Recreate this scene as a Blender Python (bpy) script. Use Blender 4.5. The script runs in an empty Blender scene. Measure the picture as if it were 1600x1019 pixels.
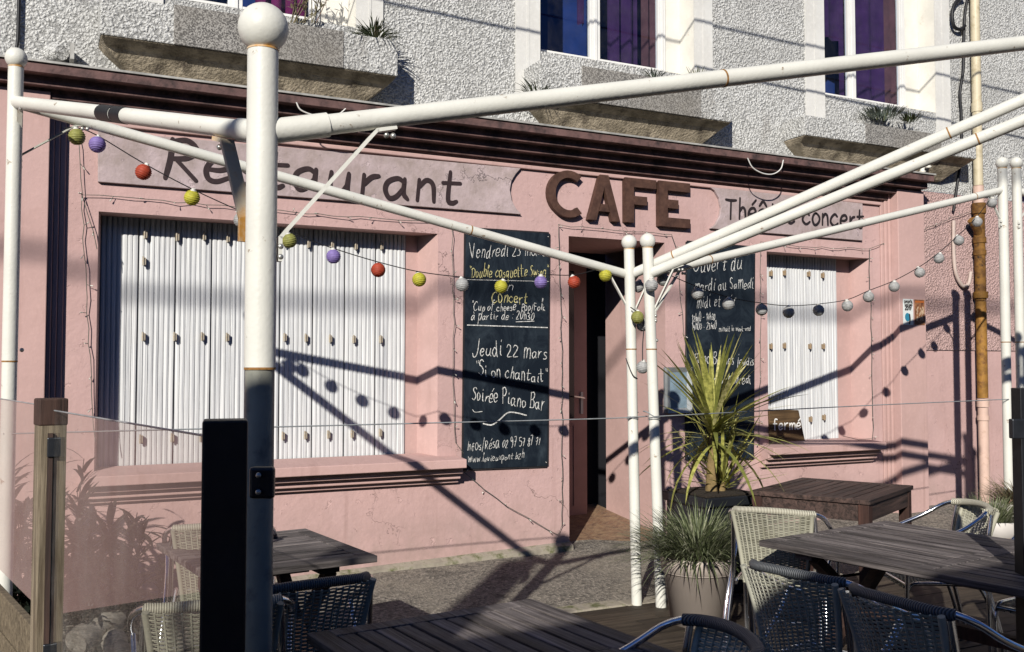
import bpy, math, random
from mathutils import Vector, Matrix
R = random.Random(7)
V = Vector
rad = math.radians
sc = bpy.context.scene
col = sc.collection

# ------------------------------------------------------------------ camera
FPX, CX, CY, EYE = 1500.0, 800.0, 509.5, 1.64
th, pt = rad(26.44), math.atan(63 / 1500)
FW = V((math.sin(th) * math.cos(pt), math.cos(th) * math.cos(pt), math.sin(pt)))
RT = V((math.cos(th), -math.sin(th), 0)); UP = RT.cross(FW)
CAM = V((0, 0, EYE))
def ray(x, y): return FW + RT * ((x - CX) / FPX) - UP * ((y - CY) / FPX)
def atY(x, y, Y): d = ray(x, y); return CAM + d * (Y / d.y)
def atZ(x, y, Z): d = ray(x, y); return CAM + d * ((Z - EYE) / d.z)
def atD(x, y, z): return CAM + ray(x, y) * z
cd = bpy.data.cameras.new('camera'); cam = bpy.data.objects.new('camera', cd); col.objects.link(cam)
cd.sensor_width = 36; cd.lens = FPX / 1600 * 36; cd.clip_start = .05; cd.clip_end = 3000
M4 = Matrix((RT, UP, -FW)).transposed().to_4x4(); M4.translation = CAM
cam.matrix_world = M4; sc.camera = cam

# ------------------------------------------------------------------ light
SUN = V((.847, 1, -.65)).normalized()
elev = math.asin(-SUN.z); az = math.atan2(-SUN.x, -SUN.y)
w = bpy.data.worlds.new('World'); sc.world = w; w.use_nodes = True
nt = w.node_tree; bg = nt.nodes['Background']
sky = nt.nodes.new('ShaderNodeTexSky'); sky.sky_type = 'NISHITA'; sky.sun_disc = False
sky.sun_elevation = elev; sky.sun_rotation = az; sky.dust_density = .6; sky.ozone_density = 5.0
tint = nt.nodes.new('ShaderNodeMix'); tint.data_type = 'RGBA'; tint.blend_type = 'MULTIPLY'; tint.inputs[0].default_value = 1; tint.inputs[7].default_value = (.62, .86, 1.35, 1)
nt.links.new(sky.outputs[0], tint.inputs[6]); nt.links.new(tint.outputs[2], bg.inputs[0]); bg.inputs[1].default_value = .042
ld = bpy.data.lights.new('sun', 'SUN'); ld.energy = 5.2; ld.angle = rad(.5); ld.color = (1, .955, .875)
lo = bpy.data.objects.new('sun', ld); col.objects.link(lo); lo.rotation_euler = SUN.to_track_quat('-Z', 'Y').to_euler()
sc.view_settings.view_transform = 'Standard'; sc.view_settings.look = 'None'; sc.view_settings.exposure = 0
sc.cycles.max_bounces = 6; sc.cycles.caustics_reflective = False; sc.cycles.caustics_refractive = False; sc.cycles.diffuse_bounces = 1; sc.cycles.transparent_max_bounces = 12

# ------------------------------------------------------------------ materials
class NT:
    def __init__(s, name):
        s.m = bpy.data.materials.new(name); s.m.use_nodes = True; s.t = s.m.node_tree
        s.b = s.t.nodes['Principled BSDF']; s.out = s.t.nodes['Material Output']
        s.tc = s.t.nodes.new('ShaderNodeTexCoord'); s.co = s.tc.outputs['Object']
    def n(s, kind, **kw):
        nd = s.t.nodes.new('ShaderNode' + kind)
        for k, v in kw.items():
            if k in nd.inputs: s.set(nd.inputs[k], v)
            else: setattr(nd, k, v)
        return nd
    def set(s, inp, v):
        if isinstance(v, bpy.types.NodeSocket): s.t.links.new(v, inp)
        elif hasattr(inp.default_value, '__len__') and len(inp.default_value) == 4 and len(v) == 3: inp.default_value = (*v, 1)
        else: inp.default_value = v
    def P(s, k, v): s.set(s.b.inputs[k], v)
    def mapped(s, scale=(1, 1, 1)):
        return s.n('Mapping', Vector=s.co, Scale=scale).outputs[0]
    def noise(s, scale, det=4, vec=None, rough=.55, dist=0):
        return s.n('TexNoise', Vector=vec or s.co, Scale=scale, Detail=det, Roughness=rough, Distortion=dist).outputs[0]
    def ramp(s, fac, a, b):
        return s.n('MapRange', Value=fac, **{'From Min': a, 'From Max': b}).outputs[0]
    def mix(s, fac, a, b, mode='MIX'):
        nd = s.t.nodes.new('ShaderNodeMix'); nd.data_type = 'RGBA'; nd.blend_type = mode
        s.set(nd.inputs[0], fac); s.set(nd.inputs[6], a); s.set(nd.inputs[7], b); return nd.outputs[2]
    def math(s, op, a, b=0.0):
        nd = s.t.nodes.new('ShaderNodeMath'); nd.operation = op; s.set(nd.inputs[0], a); s.set(nd.inputs[1], b); return nd.outputs[0]
    def bump(s, h, dist=.01, strength=1.0, normal=None):
        nd = s.n('Bump', Height=h, Distance=dist, Strength=strength)
        if normal: s.set(nd.inputs['Normal'], normal)
        return nd.outputs[0]

def mul(c, k): return tuple(min(1, x * k) for x in c)
def simple(name, c, rough=.6, metal=0, var=.18, scale=6, bump=0, bscale=60, c2=None, spec=.4, dirt=None, dthr=(.58, .72), dscale=9):
    s = NT(name)
    f = s.ramp(s.noise(scale, 5), .3, .7)
    cc = s.mix(f, mul(c, 1 - var), c2 or mul(c, 1 + var))
    if dirt: cc = s.mix(s.ramp(s.noise(dscale, 6, rough=.7), *dthr), cc, dirt)
    s.P('Base Color', cc); s.P('Roughness', rough); s.P('Metallic', metal); s.P('Specular IOR Level', spec)
    if bump: s.P('Normal', s.bump(s.noise(bscale, 4), bump))
    return s.m

def pebble(name, c, c2, stain=(.2, .18, .15), dk=.56):
    s = NT(name)
    jit = s.n('VectorMath', operation='ADD')
    s.set(jit.inputs[0], s.co)
    sc_ = s.n('VectorMath', operation='SCALE'); nz = s.n('TexNoise', Vector=s.co, Scale=18.0, Detail=3.0)
    s.set(sc_.inputs[0], nz.outputs['Color']); s.set(sc_.inputs['Scale'], .05); s.set(jit.inputs[1], sc_.outputs[0])
    v1 = s.n('TexVoronoi', Vector=jit.outputs[0], Scale=46.0, feature='SMOOTH_F1'); v1.inputs['Smoothness'].default_value = .35
    h = s.ramp(v1.outputs['Distance'], .75, .05)
    n1 = s.noise(70, 5, rough=.65); n2 = s.noise(2.2, 6, rough=.65)
    hh = s.math('ADD', s.math('MULTIPLY', h, .6), n1)
    s.P('Normal', s.bump(hh, .024))
    cc = s.mix(s.ramp(n2, .35, .7), c, c2)
    cc = s.mix(s.ramp(hh, .82, .48), cc, mul(c2, dk))  # shade in the crevices painted into the colour by height
    st = s.ramp(s.noise(1.3, 7, vec=s.mapped((1.6, 1, .5)), rough=.7), .6, .78)
    cc = s.mix(s.math('MULTIPLY', st, .7), cc, stain)
    cc = s.mix(s.math('MULTIPLY', s.ramp(s.noise(.55, 4), .5, .62), .30), cc, mul(c2, .62))
    s.P('Base Color', cc); s.P('Roughness', .95); s.P('Specular IOR Level', .1)
    return s.m

def plaster(name, c, cracks=True, bump=.006):
    s = NT(name)
    big = s.noise(1.1, 6, rough=.65); sm = s.noise(26, 5, rough=.6); md = s.noise(7, 5, rough=.6, dist=.5)
    cc = s.mix(s.ramp(big, .3, .72), mul(c, .86), mul(c, 1.1))
    cc = s.mix(s.math('MULTIPLY', s.ramp(sm, .52, .75), .3), cc, mul(c, 1.3))
    cc = s.mix(s.math('MULTIPLY', s.ramp(s.noise(3.0, 7, vec=s.mapped((2.5, 1, .45)), rough=.7), .56, .75), .38), cc, mul((c[0], c[1] * .9, c[2] * .85), .62))
    cc = s.mix(s.math('MULTIPLY', s.ramp(s.noise(.75, 3, dist=.8), .52, .56), .16), cc, mul((c[0] * .95, c[1], c[2] * 1.04), 1.22))
    st2 = s.ramp(s.noise(1.0, 6, vec=s.mapped((9, 1, .35)), rough=.65), .58, .78); cc = s.mix(s.math('MULTIPLY', st2, .40), cc, mul((c[0], c[1] * .88, c[2] * .82), .5))
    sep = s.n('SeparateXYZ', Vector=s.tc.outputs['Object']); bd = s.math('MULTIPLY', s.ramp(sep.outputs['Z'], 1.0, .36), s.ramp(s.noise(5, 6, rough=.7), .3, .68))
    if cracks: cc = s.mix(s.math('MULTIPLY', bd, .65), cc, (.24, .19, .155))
    h = s.math('ADD', s.math('MULTIPLY', md, .8), s.math('MULTIPLY', sm, .55))
    if cracks:
        w1 = s.n('TexVoronoi', Vector=s.n('VectorMath', operation='ADD').outputs[0], Scale=1.15, feature='DISTANCE_TO_EDGE')
        add = w1.inputs['Vector'].links[0].from_node
        s.set(add.inputs[0], s.co); nz = s.n('TexNoise', Vector=s.co, Scale=3.0, Detail=5.0, Roughness=.65); s.set(add.inputs[1], nz.outputs['Color'])
        ck = s.ramp(w1.outputs['Distance'], .008, .001)
        msk = s.ramp(s.noise(.9, 2), .52, .6)
        ck = s.math('MULTIPLY', ck, msk)
        cc = s.mix(s.math('MULTIPLY', ck, .8), cc, mul(c, .35)); h = s.math('SUBTRACT', h, s.math('MULTIPLY', ck, .6))
        # flaking paint with lifted edges
        fl = s.ramp(s.noise(9, 6, rough=.7), .62, .64)
        h = s.math('SUBTRACT', h, s.math('MULTIPLY', fl, .4)); cc = s.mix(s.math('MULTIPLY', fl, .45), cc, mul(c, 1.3))
    s.P('Normal', s.bump(h, bump)); s.P('Base Color', cc); s.P('Roughness', .8); s.P('Specular IOR Level', .2)
    return s.m

def wood(name, c, c2, axis=0, rough=.65, bump=.004, vr=1.5):
    s = NT(name)
    scl = [38, 38, 38]; scl[axis] = 1.6
    isl = s.n('NewGeometry').outputs['Random Per Island']
    off = s.n('VectorMath', operation='ADD'); s.set(off.inputs[0], s.co)
    cmb = s.n('CombineXYZ', X=s.math('MULTIPLY', isl, 7.0), Y=s.math('MULTIPLY', isl, 3.0), Z=s.math('MULTIPLY', isl, 5.0)); s.set(off.inputs[1], cmb.outputs[0])
    mp = s.n('Mapping', Vector=off.outputs[0], Scale=tuple(scl)).outputs[0]
    g = s.noise(1.0, 7, vec=mp, rough=.7, dist=.6); b = s.noise(2.4, 5, vec=off.outputs[0], rough=.65)
    cc = s.mix(s.ramp(g, .38, .64), c, c2)
    cc = s.mix(s.math('MULTIPLY', s.ramp(b, .4, .7), .55), cc, mul(c, .6))
    cc = s.mix(1.0, cc, s.n('CombineColor', Red=s.ramp(isl, -vr, 1), Green=s.ramp(isl, -vr, 1), Blue=s.ramp(isl, -vr, 1)).outputs[0], 'MULTIPLY')
    s.P('Base Color', cc); s.P('Roughness', s.ramp(g, -.6, 1.6 - rough)); s.P('Roughness', rough)
    s.P('Normal', s.bump(s.math('ADD', g, s.math('MULTIPLY', b, .5)), bump)); s.P('Specular IOR Level', .35)
    return s.m

def leafmat(name, a, b, c):
    s = NT(name)
    isl = s.n('NewGeometry').outputs['Random Per Island']
    cc = s.mix(s.ramp(isl, 0, .6), a, b); cc = s.mix(s.ramp(isl, .75, .95), cc, c)
    cc = s.mix(s.ramp(s.noise(30, 3), .3, .7), mul(a, .7), cc)
    s.P('Base Color', cc); s.P('Roughness', .5)
    tr = s.n('BsdfTranslucent', Color=cc); mx = s.n('MixShader', Fac=.25)
    s.t.links.new(s.b.outputs[0], mx.inputs[1]); s.t.links.new(tr.outputs[0], mx.inputs[2]); s.t.links.new(mx.outputs[0], s.out.inputs[0])
    return s.m

def glassmat(name, tint, fres=1.45, rough=.01, dirt=.04):
    s = NT(name)
    tr = s.n('BsdfTransparent', Color=tint); gl = s.n('BsdfGlossy', Color=(1, 1, 1), Roughness=rough)
    lw = s.n('LayerWeight', Blend=.5); f = s.math('ADD', s.math('MULTIPLY', s.math('POWER', lw.outputs['Facing'], 5.0), .9), fres); mx = s.n('MixShader', Fac=f)
    s.t.links.new(tr.outputs[0], mx.inputs[1]); s.t.links.new(gl.outputs[0], mx.inputs[2])
    df = s.n('BsdfDiffuse', Color=(.5, .48, .45)); m2 = s.n('MixShader', Fac=s.math('MULTIPLY', s.ramp(s.noise(5, 6, rough=.7), .4, .8), dirt))
    s.t.links.new(mx.outputs[0], m2.inputs[1]); s.t.links.new(df.outputs[0], m2.inputs[2]); s.t.links.new(m2.outputs[0], s.out.inputs[0])
    return s.m

PINK = (.545, .362, .340)
m_pink = plaster('pink_plaster', PINK)
m_pinkrough = pebble('pink_roughcast', (.72, .50, .465), (.65, .445, .415), (.52, .36, .33), .80)
m_pinktrim = plaster('pink_trim_paint', (.55, .365, .335), False, .003)
m_cornice = simple('shade_darkened_cornice', (.15, .085, .078), .8, 0, .25, 5, .004, 40, dirt=(.035, .024, .024), dthr=(.45, .65), dscale=6)  # base and dirt tones darkened; shade under the mouldings put into the colour
m_lead = simple('zinc_flashing', (.42, .41, .38), .6, .2, .3, 8, .002, 30)
m_dash = pebble('white_roughcast', (.86, .855, .825), (.72, .715, .685), (.40, .375, .34))
m_granite = NT('granite')
_s = m_granite; _f = _s.noise(95, 3); _g = _s.noise(3, 5)
_c = _s.mix(_s.ramp(_f, .42, .60), (.09, .085, .08), (.42, .40, .37)); _c = _s.mix(_s.math('MULTIPLY', _s.ramp(_g, .4, .7), .5), _c, (.22, .20, .17))
_s.P('Base Color', _c); _s.P('Roughness', .9); _s.P('Normal', _s.bump(_f, .004)); m_granite = _s.m
m_under = simple('weathered_corbel', (.36, .30, .21), .95, 0, .40, 7, .014, 45, c2=(.58, .49, .36), dirt=(.09, .07, .055), dthr=(.52, .72), dscale=11)
m_surround = plaster('smooth_surround_render', (.72, .705, .665), False, .003)
m_reveal = simple('cream_reveal', (.80, .77, .69), .8, 0, .1, 4, .002, 40, dirt=(.45, .36, .24), dthr=(.62, .8), dscale=5)
m_upvc = simple('white_window_frame', (.80, .79, .76), .4, 0, .05, 5, dirt=(.5, .47, .42), dthr=(.65, .85))
m_shutter = NT('white_shutter_slats'); _s = m_shutter
_st = _s.noise(1, 6, vec=_s.mapped((90, 1, .7)), rough=.75)
_c = _s.mix(_s.ramp(_st, .38, .58), (.40, .41, .43), (.83, .83, .82))
_c = _s.mix(_s.math('MULTIPLY', _s.ramp(_s.noise(2.2, 6, rough=.7), .55, .8), .35), _c, (.52, .51, .50))
_s.P('Base Color', _c); _s.P('Roughness', .55); m_shutter = _s.m
m_clip = simple('rusty_hinge_metal', (.60, .57, .50), .6, .1, .3, 60, c2=(.40, .31, .20))
m_clip2 = simple('rusted_hinge_metal', (.55, .48, .38), .7, .1, .4, 60, c2=(.34, .20, .08))
m_tube = simple('white_painted_tube', (.69, .68, .615), .45, 0, .09, 3, .0012, 60, dirt=(.24, .16, .09), dthr=(.64, .71), dscale=15, spec=.35)
m_tubeold = simple('stained_tube', (.66, .62, .54), .5, 0, .12, 5, .001, 60, dirt=(.33, .18, .06), dthr=(.55, .72), dscale=8)
m_galv = simple('dull_lower_tube', (.31, .31, .26), .5, .1, .2, 4, .001, 50, dirt=(.12, .13, .13), dthr=(.5, .75))
m_rust = simple('rust_ring', (.30, .15, .045), .8, 0, .4, 60)
m_rustbar = simple('rust_stained_brace', (.62, .52, .38), .6, 0, .2, 5, dirt=(.55, .27, .06), dthr=(.45, .62), dscale=5)
m_black = simple('black_painted_timber', (.006, .007, .010), .5, 0, .3, 10, .0008, 60, spec=.35)
m_blackmetal = simple('black_metal_clamp', (.03, .033, .04), .35, .5, .2, 20)
m_bolt = simple('bolt_metal', (.55, .54, .50), .35, .7, .2, 30)
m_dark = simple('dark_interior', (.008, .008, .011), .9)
m_room = simple('sky_reflection_room', (.012, .035, .15), .8)  # navy stands for sky mirrored in the panes, painted onto the room
m_glass = glassmat('window_glass', (.80, .86, .95), .06)
m_fencel = glassmat('reflection_haze_glass', (.80, .80, .785), .06, .01, .11)  # diffuse dirt share paints an even haze in place of reflections
m_fence = glassmat('balustrade_glass', (.90, .92, .92), .035, .01, .05)
m_curt = simple('purple_curtain', (.042, .011, .060), .9, 0, .3, 8)
m_curtr = simple('magenta_curtain', (.16, .006, .07), .9, 0, .3, 8)
m_curtb = simple('brown_curtain_edge', (.11, .045, .045), .9, 0, .3, 8)
m_board = NT('chalkboard_slate'); _s = m_board
_f = _s.ramp(_s.noise(3.2, 7, vec=_s.mapped((1.5, 1, .7)), rough=.72), .55, .85)
_f2 = _s.ramp(_s.noise(1.6, 7, vec=_s.mapped((2.2, 1, 1)), rough=.75, dist=1.2), .45, .8); _f = _s.math('MAXIMUM', _f, _s.math('MULTIPLY', _f2, .7))
_c = _s.mix(_s.math('MULTIPLY', _f, .6), (.006, .011, .019), (.085, .115, .14))
_sp = _s.ramp(_s.noise(95, 3, vec=_s.mapped((1, 1, .35))), .76, .82); _c = _s.mix(_s.math('MULTIPLY', _sp, .25), _c, (.4, .45, .48))
_s.P('Base Color', _c); _s.P('Roughness', .75); _s.P('Specular IOR Level', .2); m_board = _s.m
m_boardedge = simple('board_edge', (.02, .018, .02), .6)
def chalk(name, c):
    s = NT(name); cc = s.mix(s.ramp(s.noise(70, 3), .42, .62), mul(c, .45), c); s.P('Base Color', cc); s.P('Roughness', 1); return s.m
m_chalk = chalk('white_chalk', (.85, .84, .80)); m_chalky = chalk('yellow_chalk', (.80, .72, .33))
m_plaque = plaster('mauve_plaque_plaster', (.53, .425, .435), True, .007)
m_paint = simple('dark_sign_paint', (.030, .016, .018), .7, 0, .3, 30)
m_paintk = simple('black_sign_paint', (.02, .014, .016), .7, 0, .3, 30)
m_letter = simple('rusty_brown_letter', (.065, .030, .021), .7, 0, .3, 14, .003, 60, c2=(.105, .052, .036), dirt=(.06, .025, .018), dthr=(.55, .7))
m_door = simple('pink_brown_door', (.36, .21, .19), .5, 0, .12, 4)
m_doorglass = simple('dark_door_glass', (.012, .012, .016), .1, 0, .1, 3, spec=.6)
m_handle = simple('brushed_handle', (.75, .74, .70), .3, .9, .1, 10)
m_case = simple('galvanised_case', (.36, .38, .39), .45, .4, .2, 10, .001, 40)
m_caseg = simple('pale_case_panel', (.22, .30, .36), .3, .1, .3, 9)
m_signwood = wood('rough_sign_wood', (.07, .04, .018), (.25, .15, .07), 0, .8)
m_whitepaint = simple('white_brush_paint', (.82, .80, .76), .6, 0, .06)
m_pip_cream = simple('cream_downpipe', (.62, .54, .38), .5, 0, .15, 4, .001, 40, dirt=(.33, .26, .13), dthr=(.5, .75), dscale=6)
m_pip_rust = simple('rusty_iron_pipe', (.14, .06, .018), .8, .1, .5, 9, .003, 60, c2=(.30, .15, .03), dirt=(.03, .015, .01), dthr=(.52, .66), dscale=12)
m_pip_och = simple('ochre_rust_pipe', (.30, .15, .03), .7, .1, .4, 9, .003, 60, dirt=(.14, .06, .02), dthr=(.5, .66), dscale=12)
m_pip_pink = simple('pink_painted_pipe', (.62, .44, .36), .6, 0, .1, 6, dirt=(.40, .25, .16), dthr=(.55, .75))
m_conduit = simple('pale_conduit', (.52, .42, .37), .6, 0, .15, 6)
m_cable = simple('black_cable', (.012, .012, .014), .5)
m_wire = simple('fairy_wire', (.10, .11, .09), .6, 0, .3, 20)
m_bulb = simple('clear_fairy_bulb', (.55, .54, .47), .25, 0, .1, 40)
m_wirew = simple('white_wire', (.75, .73, .68), .5)
m_fit = simple('porcelain', (.75, .72, .64), .3)
m_tabletop = wood('weathered_table_slats', (.040, .034, .034), (.34, .295, .28), 0, .62, .006, .6)
m_tablered = wood('red_brown_table_wood', (.026, .017, .014), (.15, .092, .075), 0, .5, .004, .9)
m_tableleg = wood('dark_table_leg', (.035, .020, .016), (.11, .06, .045), 2, .6, .003)
m_redleg = wood('red_table_leg', (.04, .018, .013), (.11, .050, .036), 2, .55, .003)
m_post = wood('weathered_post_wood', (.17, .13, .085), (.50, .41, .29), 2, .85, .006)
m_plank = wood('grey_green_plank', (.14, .11, .07), (.36, .29, .19), 0, .85, .006)
m_deck = wood('wet_deck_boards', (.035, .026, .018), (.12, .092, .066), 0, .7, .004)
m_log = wood('grey_log', (.25, .22, .18), (.5, .46, .40), 0, .9, .006)
m_cane = NT('woven_cane'); _s = m_cane; _i = _s.n('NewGeometry').outputs['Random Per Island']
_c = _s.mix(_i, (.30, .29, .22), (.50, .485, .38)); _c = _s.mix(_s.math('MULTIPLY', _s.ramp(_s.noise(6, 5), .5, .7), .5), _c, (.22, .20, .13)); _s.P('Base Color', _c); _s.P('Roughness', .55); m_cane = _s.m
m_caneD = NT('shaded_woven_cane'); _s = m_caneD; _i = _s.n('NewGeometry').outputs['Random Per Island']  # cane of the shaded chairs, their shade put into the colour
_c = _s.mix(_i, (.27, .27, .22), (.52, .51, .42)); _s.P('Base Color', _c); _s.P('Roughness', .5); m_caneD = _s.m
def wrapmat(name, a, b):
    s = NT(name); wv = s.n('TexWave', Vector=s.co, Scale=38.0, Distortion=.6, bands_direction='X', wave_profile='SIN').outputs['Fac' if False else 1]
    s.P('Base Color', s.mix(s.ramp(wv, .1, .7), a, b)); s.P('Normal', s.bump(wv, .003)); s.P('Roughness', .5); return s.m
m_wrap = wrapmat('cane_wrapped_rail', (.22, .20, .15), (.66, .63, .50)); m_wrapD = wrapmat('shaded_wrapped_rail', (.025, .03, .035), (.13, .14, .15))  # second rail is the shaded copy, darkened in its colour
m_alu = simple('polished_aluminium', (.80, .81, .83), .16, 1, .06, 20)
m_taupe = simple('taupe_plastic_pot', (.42, .36, .315), .55, 0, .06, 4, .0008, 200)
m_bpot = simple('black_plastic_pot', (.012, .014, .018), .45, 0, .2, 6)
m_whitepot = simple('pale_pot', (.62, .58, .54), .5, 0, .08, 5)
m_soil = simple('potting_soil', (.03, .022, .015), .95, 0, .4, 40, .01, 60)
m_grass = leafmat('pot_grass', (.10, .13, .05), (.32, .345, .20), (.62, .60, .45))
m_yucca = leafmat('yucca_leaf', (.24, .26, .06), (.70, .67, .18), (.85, .76, .36))
m_sedum = leafmat('sill_weed', (.035, .06, .02), (.10, .12, .045), (.22, .16, .09))
m_lav = leafmat('grey_leaf_weed', (.10, .13, .10), (.22, .25, .21), (.22, .22, .05))
m_bamboo = leafmat('shaded_bamboo_leaf', (.008, .012, .008), (.02, .027, .018), (.06, .05, .03))  # near-black leaves, shaded silhouette put into the colour
m_dry = leafmat('dry_weed', (.22, .19, .10), (.36, .32, .18), (.40, .20, .15))
m_stem = simple('yucca_stem', (.20, .14, .06), .9, 0, .4, 20, .006, 40)
m_stone = simple('kerb_stone', (.34, .30, .24), .9, 0, .3, 6, .008, 30, dirt=(.10, .11, .04), dthr=(.5, .65), dscale=6)
m_tile = NT('brown_entrance_tiles'); _s = m_tile
_b = _s.n('TexBrick', Vector=_s.mapped((1, 1, 1)), Scale=8.0, Color1=(.22, .12, .07, 1), Color2=(.11, .06, .04, 1), Mortar=(.3, .24, .18, 1)); _b.inputs['Mortar Size'].default_value = .012
_c = _s.mix(_s.ramp(_s.noise(12, 5, rough=.7), .4, .65), _b.outputs[0], (.30, .20, .12)); _s.P('Base Color', _c); _s.P('Roughness', .6); _s.P('Normal', _s.bump(_s.noise(18, 5), .01)); m_tile = _s.m
m_asphalt = NT('speckled_asphalt'); _s = m_asphalt
_v = _s.n('TexVoronoi', Vector=_s.co, Scale=48.0); _n = _s.noise(1.4, 6, rough=.7); _n2 = _s.noise(130, 3)
_c = _s.mix(_v.outputs['Color'], (.07, .063, .053), (.52, .46, .38)); _c = _s.mix(_s.ramp(_n2, .30, .55), (.07, .064, .055), _c); _c = _s.mix(_s.math('MULTIPLY', _s.ramp(_n, .45, .62), .6), _c, (.33, .29, .23)); _c = _s.mix(_s.math('MULTIPLY', _s.ramp(_s.noise(2.6, 6, rough=.7, dist=.8), .56, .66), .6), _c, (.06, .055, .045))
_s.P('Base Color', _c); _s.P('Roughness', .95); _s.P('Normal', _s.bump(_s.math('ADD', _v.outputs['Distance'], _n2), .014)); m_asphalt = _s.m

# ------------------------------------------------------------------ mesh helpers
WLOC = {}
class MB:
    def __init__(s): s.v = []; s.f = []; s.sm = []
    def add(s, vs, fs, smooth=False):
        o = len(s.v); s.v += [V(p) for p in vs]; s.f += [tuple(i + o for i in f) for f in fs]; s.sm += [smooth] * len(fs); return s
    def hexa(s, p): return s.add(p, [(0, 3, 2, 1), (4, 5, 6, 7), (0, 1, 5, 4), (1, 2, 6, 5), (2, 3, 7, 6), (3, 0, 4, 7)])
    def box(s, x0, x1, y0, y1, z0, z1):
        return s.hexa([(x0, y0, z0), (x1, y0, z0), (x1, y1, z0), (x0, y1, z0), (x0, y0, z1), (x1, y0, z1), (x1, y1, z1), (x0, y1, z1)])
    def obox(s, c, ax, ay, az, hx, hy, hz):
        c = V(c); P = []
        for k in (-1, 1):
            for a, b in ((-1, -1), (1, -1), (1, 1), (-1, 1)): P.append(c + ax * (a * hx) + ay * (b * hy) + az * (k * hz))
        return s.hexa(P)
    def bar(s, a, b, wx, wy, up=V((0, 0, 1))):
        a, b = V(a), V(b); d = (b - a); L = d.length; d.normalize(); x = d.cross(up)
        if x.length < 1e-4: x = d.cross(V((0, 1, 0)))
        x.normalize(); y = x.cross(d).normalized(); return s.obox((a + b) / 2, x, y, d, wx / 2, wy / 2, L / 2)
    def tube(s, pts, r, n=12, caps=True, ry=None):
        pts = [V(p) for p in pts]; N = len(pts); rs = r if isinstance(r, (list, tuple)) else [r] * N
        vs = []; prev = None
        for i in range(N):
            t = (pts[min(i + 1, N - 1)] - pts[max(i - 1, 0)]).normalized()
            if prev is None:
                u = t.cross(V((0, 0, 1)));
                if u.length < .05: u = t.cross(V((1, 0, 0)))
            else: u = prev - t * prev.dot(t)
            u.normalize(); prev = u; q = t.cross(u)
            for k in range(n):
                a = 2 * math.pi * k / n; vs.append(pts[i] + u * (math.cos(a) * rs[i]) + q * (math.sin(a) * (ry if ry else rs[i])))
        fs = [(i * n + k, i * n + (k + 1) % n, (i + 1) * n + (k + 1) % n, (i + 1) * n + k) for i in range(N - 1) for k in range(n)]
        s.add(vs, fs, True)
        if caps:
            s.add(vs[:n], [tuple(range(n))[::-1]]); s.add(vs[-n:], [tuple(range(n))])
        return s
    def lathe(s, c, prof, n=28, ax=None):
        c = V(c); vs = []
        for (r, z) in prof:
            for k in range(n):
                a = 2 * math.pi * k / n; vs.append(c + V((r * math.cos(a), r * math.sin(a), z)))
        fs = [(i * n + k, i * n + (k + 1) % n, (i + 1) * n + (k + 1) % n, (i + 1) * n + k) for i in range(len(prof) - 1) for k in range(n)]
        return s.add(vs, fs, True)
    def sphere(s, c, r, n=20, m=12, sq=1):
        return s.lathe(c, [(max(1e-4, r * math.sin(math.pi * i / m)), -r * sq * math.cos(math.pi * i / m)) for i in range(m + 1)], n)
    def prism(s, poly, y0, y1):      # poly = (x,z) list, front at y0
        n = len(poly); vs = [(x, y0, z) for x, z in poly] + [(x, y1, z) for x, z in poly]
        return s.add(vs, [tuple(range(n)), tuple(range(2 * n - 1, n - 1, -1))] + [(i, i + n, (i + 1) % n + n, (i + 1) % n) for i in range(n)])
    def prof_x(s, prof, x0, x1):     # prof = (y,z) list swept along X
        n = len(prof); vs = [(x0, y, z) for y, z in prof] + [(x1, y, z) for y, z in prof]
        return s.add(vs, [tuple(range(n)), tuple(range(2 * n - 1, n - 1, -1))] + [(i, i + n, (i + 1) % n + n, (i + 1) % n) for i in range(n)])
    def quad(s, a, b, c, d): return s.add([a, b, c, d], [(0, 1, 2, 3)])
    def build(s, name, mat, parent=None, origin=None, bevel=0, recalc=False):
        me = bpy.data.meshes.new(name)
        xs = [p.x for p in s.v]; ys = [p.y for p in s.v]; zs = [p.z for p in s.v]
        o = V(origin) if origin is not None else V(((min(xs) + max(xs)) / 2, (min(ys) + max(ys)) / 2, min(zs)))
        me.from_pydata([p - o for p in s.v], [], s.f); me.polygons.foreach_set('use_smooth', s.sm); me.update()
        import bmesh as _b
        bm = _b.new(); bm.from_mesh(me); _b.ops.recalc_face_normals(bm, faces=bm.faces); bm.to_mesh(me); bm.free()
        me.materials.append(mat)
        ob = bpy.data.objects.new(name, me); col.objects.link(ob); WLOC[ob] = o
        if parent: ob.parent = parent; ob.location = o - WLOC[parent]
        else: ob.location = o
        if bevel:
            bv = ob.modifiers.new('bevel', 'BEVEL'); bv.width = bevel; bv.segments = 2; bv.limit_method = 'ANGLE'
        return ob
def tag(o, label=None, cat=None, group=None, kind=None):
    if label: o['label'] = label
    if cat: o['category'] = cat
    if group: o['group'] = group
    if kind: o['kind'] = kind
    return o
def thing(name, label, cat, loc=(0, 0, 0), group=None):
    e = bpy.data.objects.new(name, None); e.empty_display_size = .1; col.objects.link(e); e.location = loc; WLOC[e] = V(loc)
    return tag(e, label, cat, group)
def copy_tree(o, parent=None):
    c = o.copy(); col.objects.link(c); c.parent = parent
    for ch in list(o.children): copy_tree(ch, c)
    return c
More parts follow.
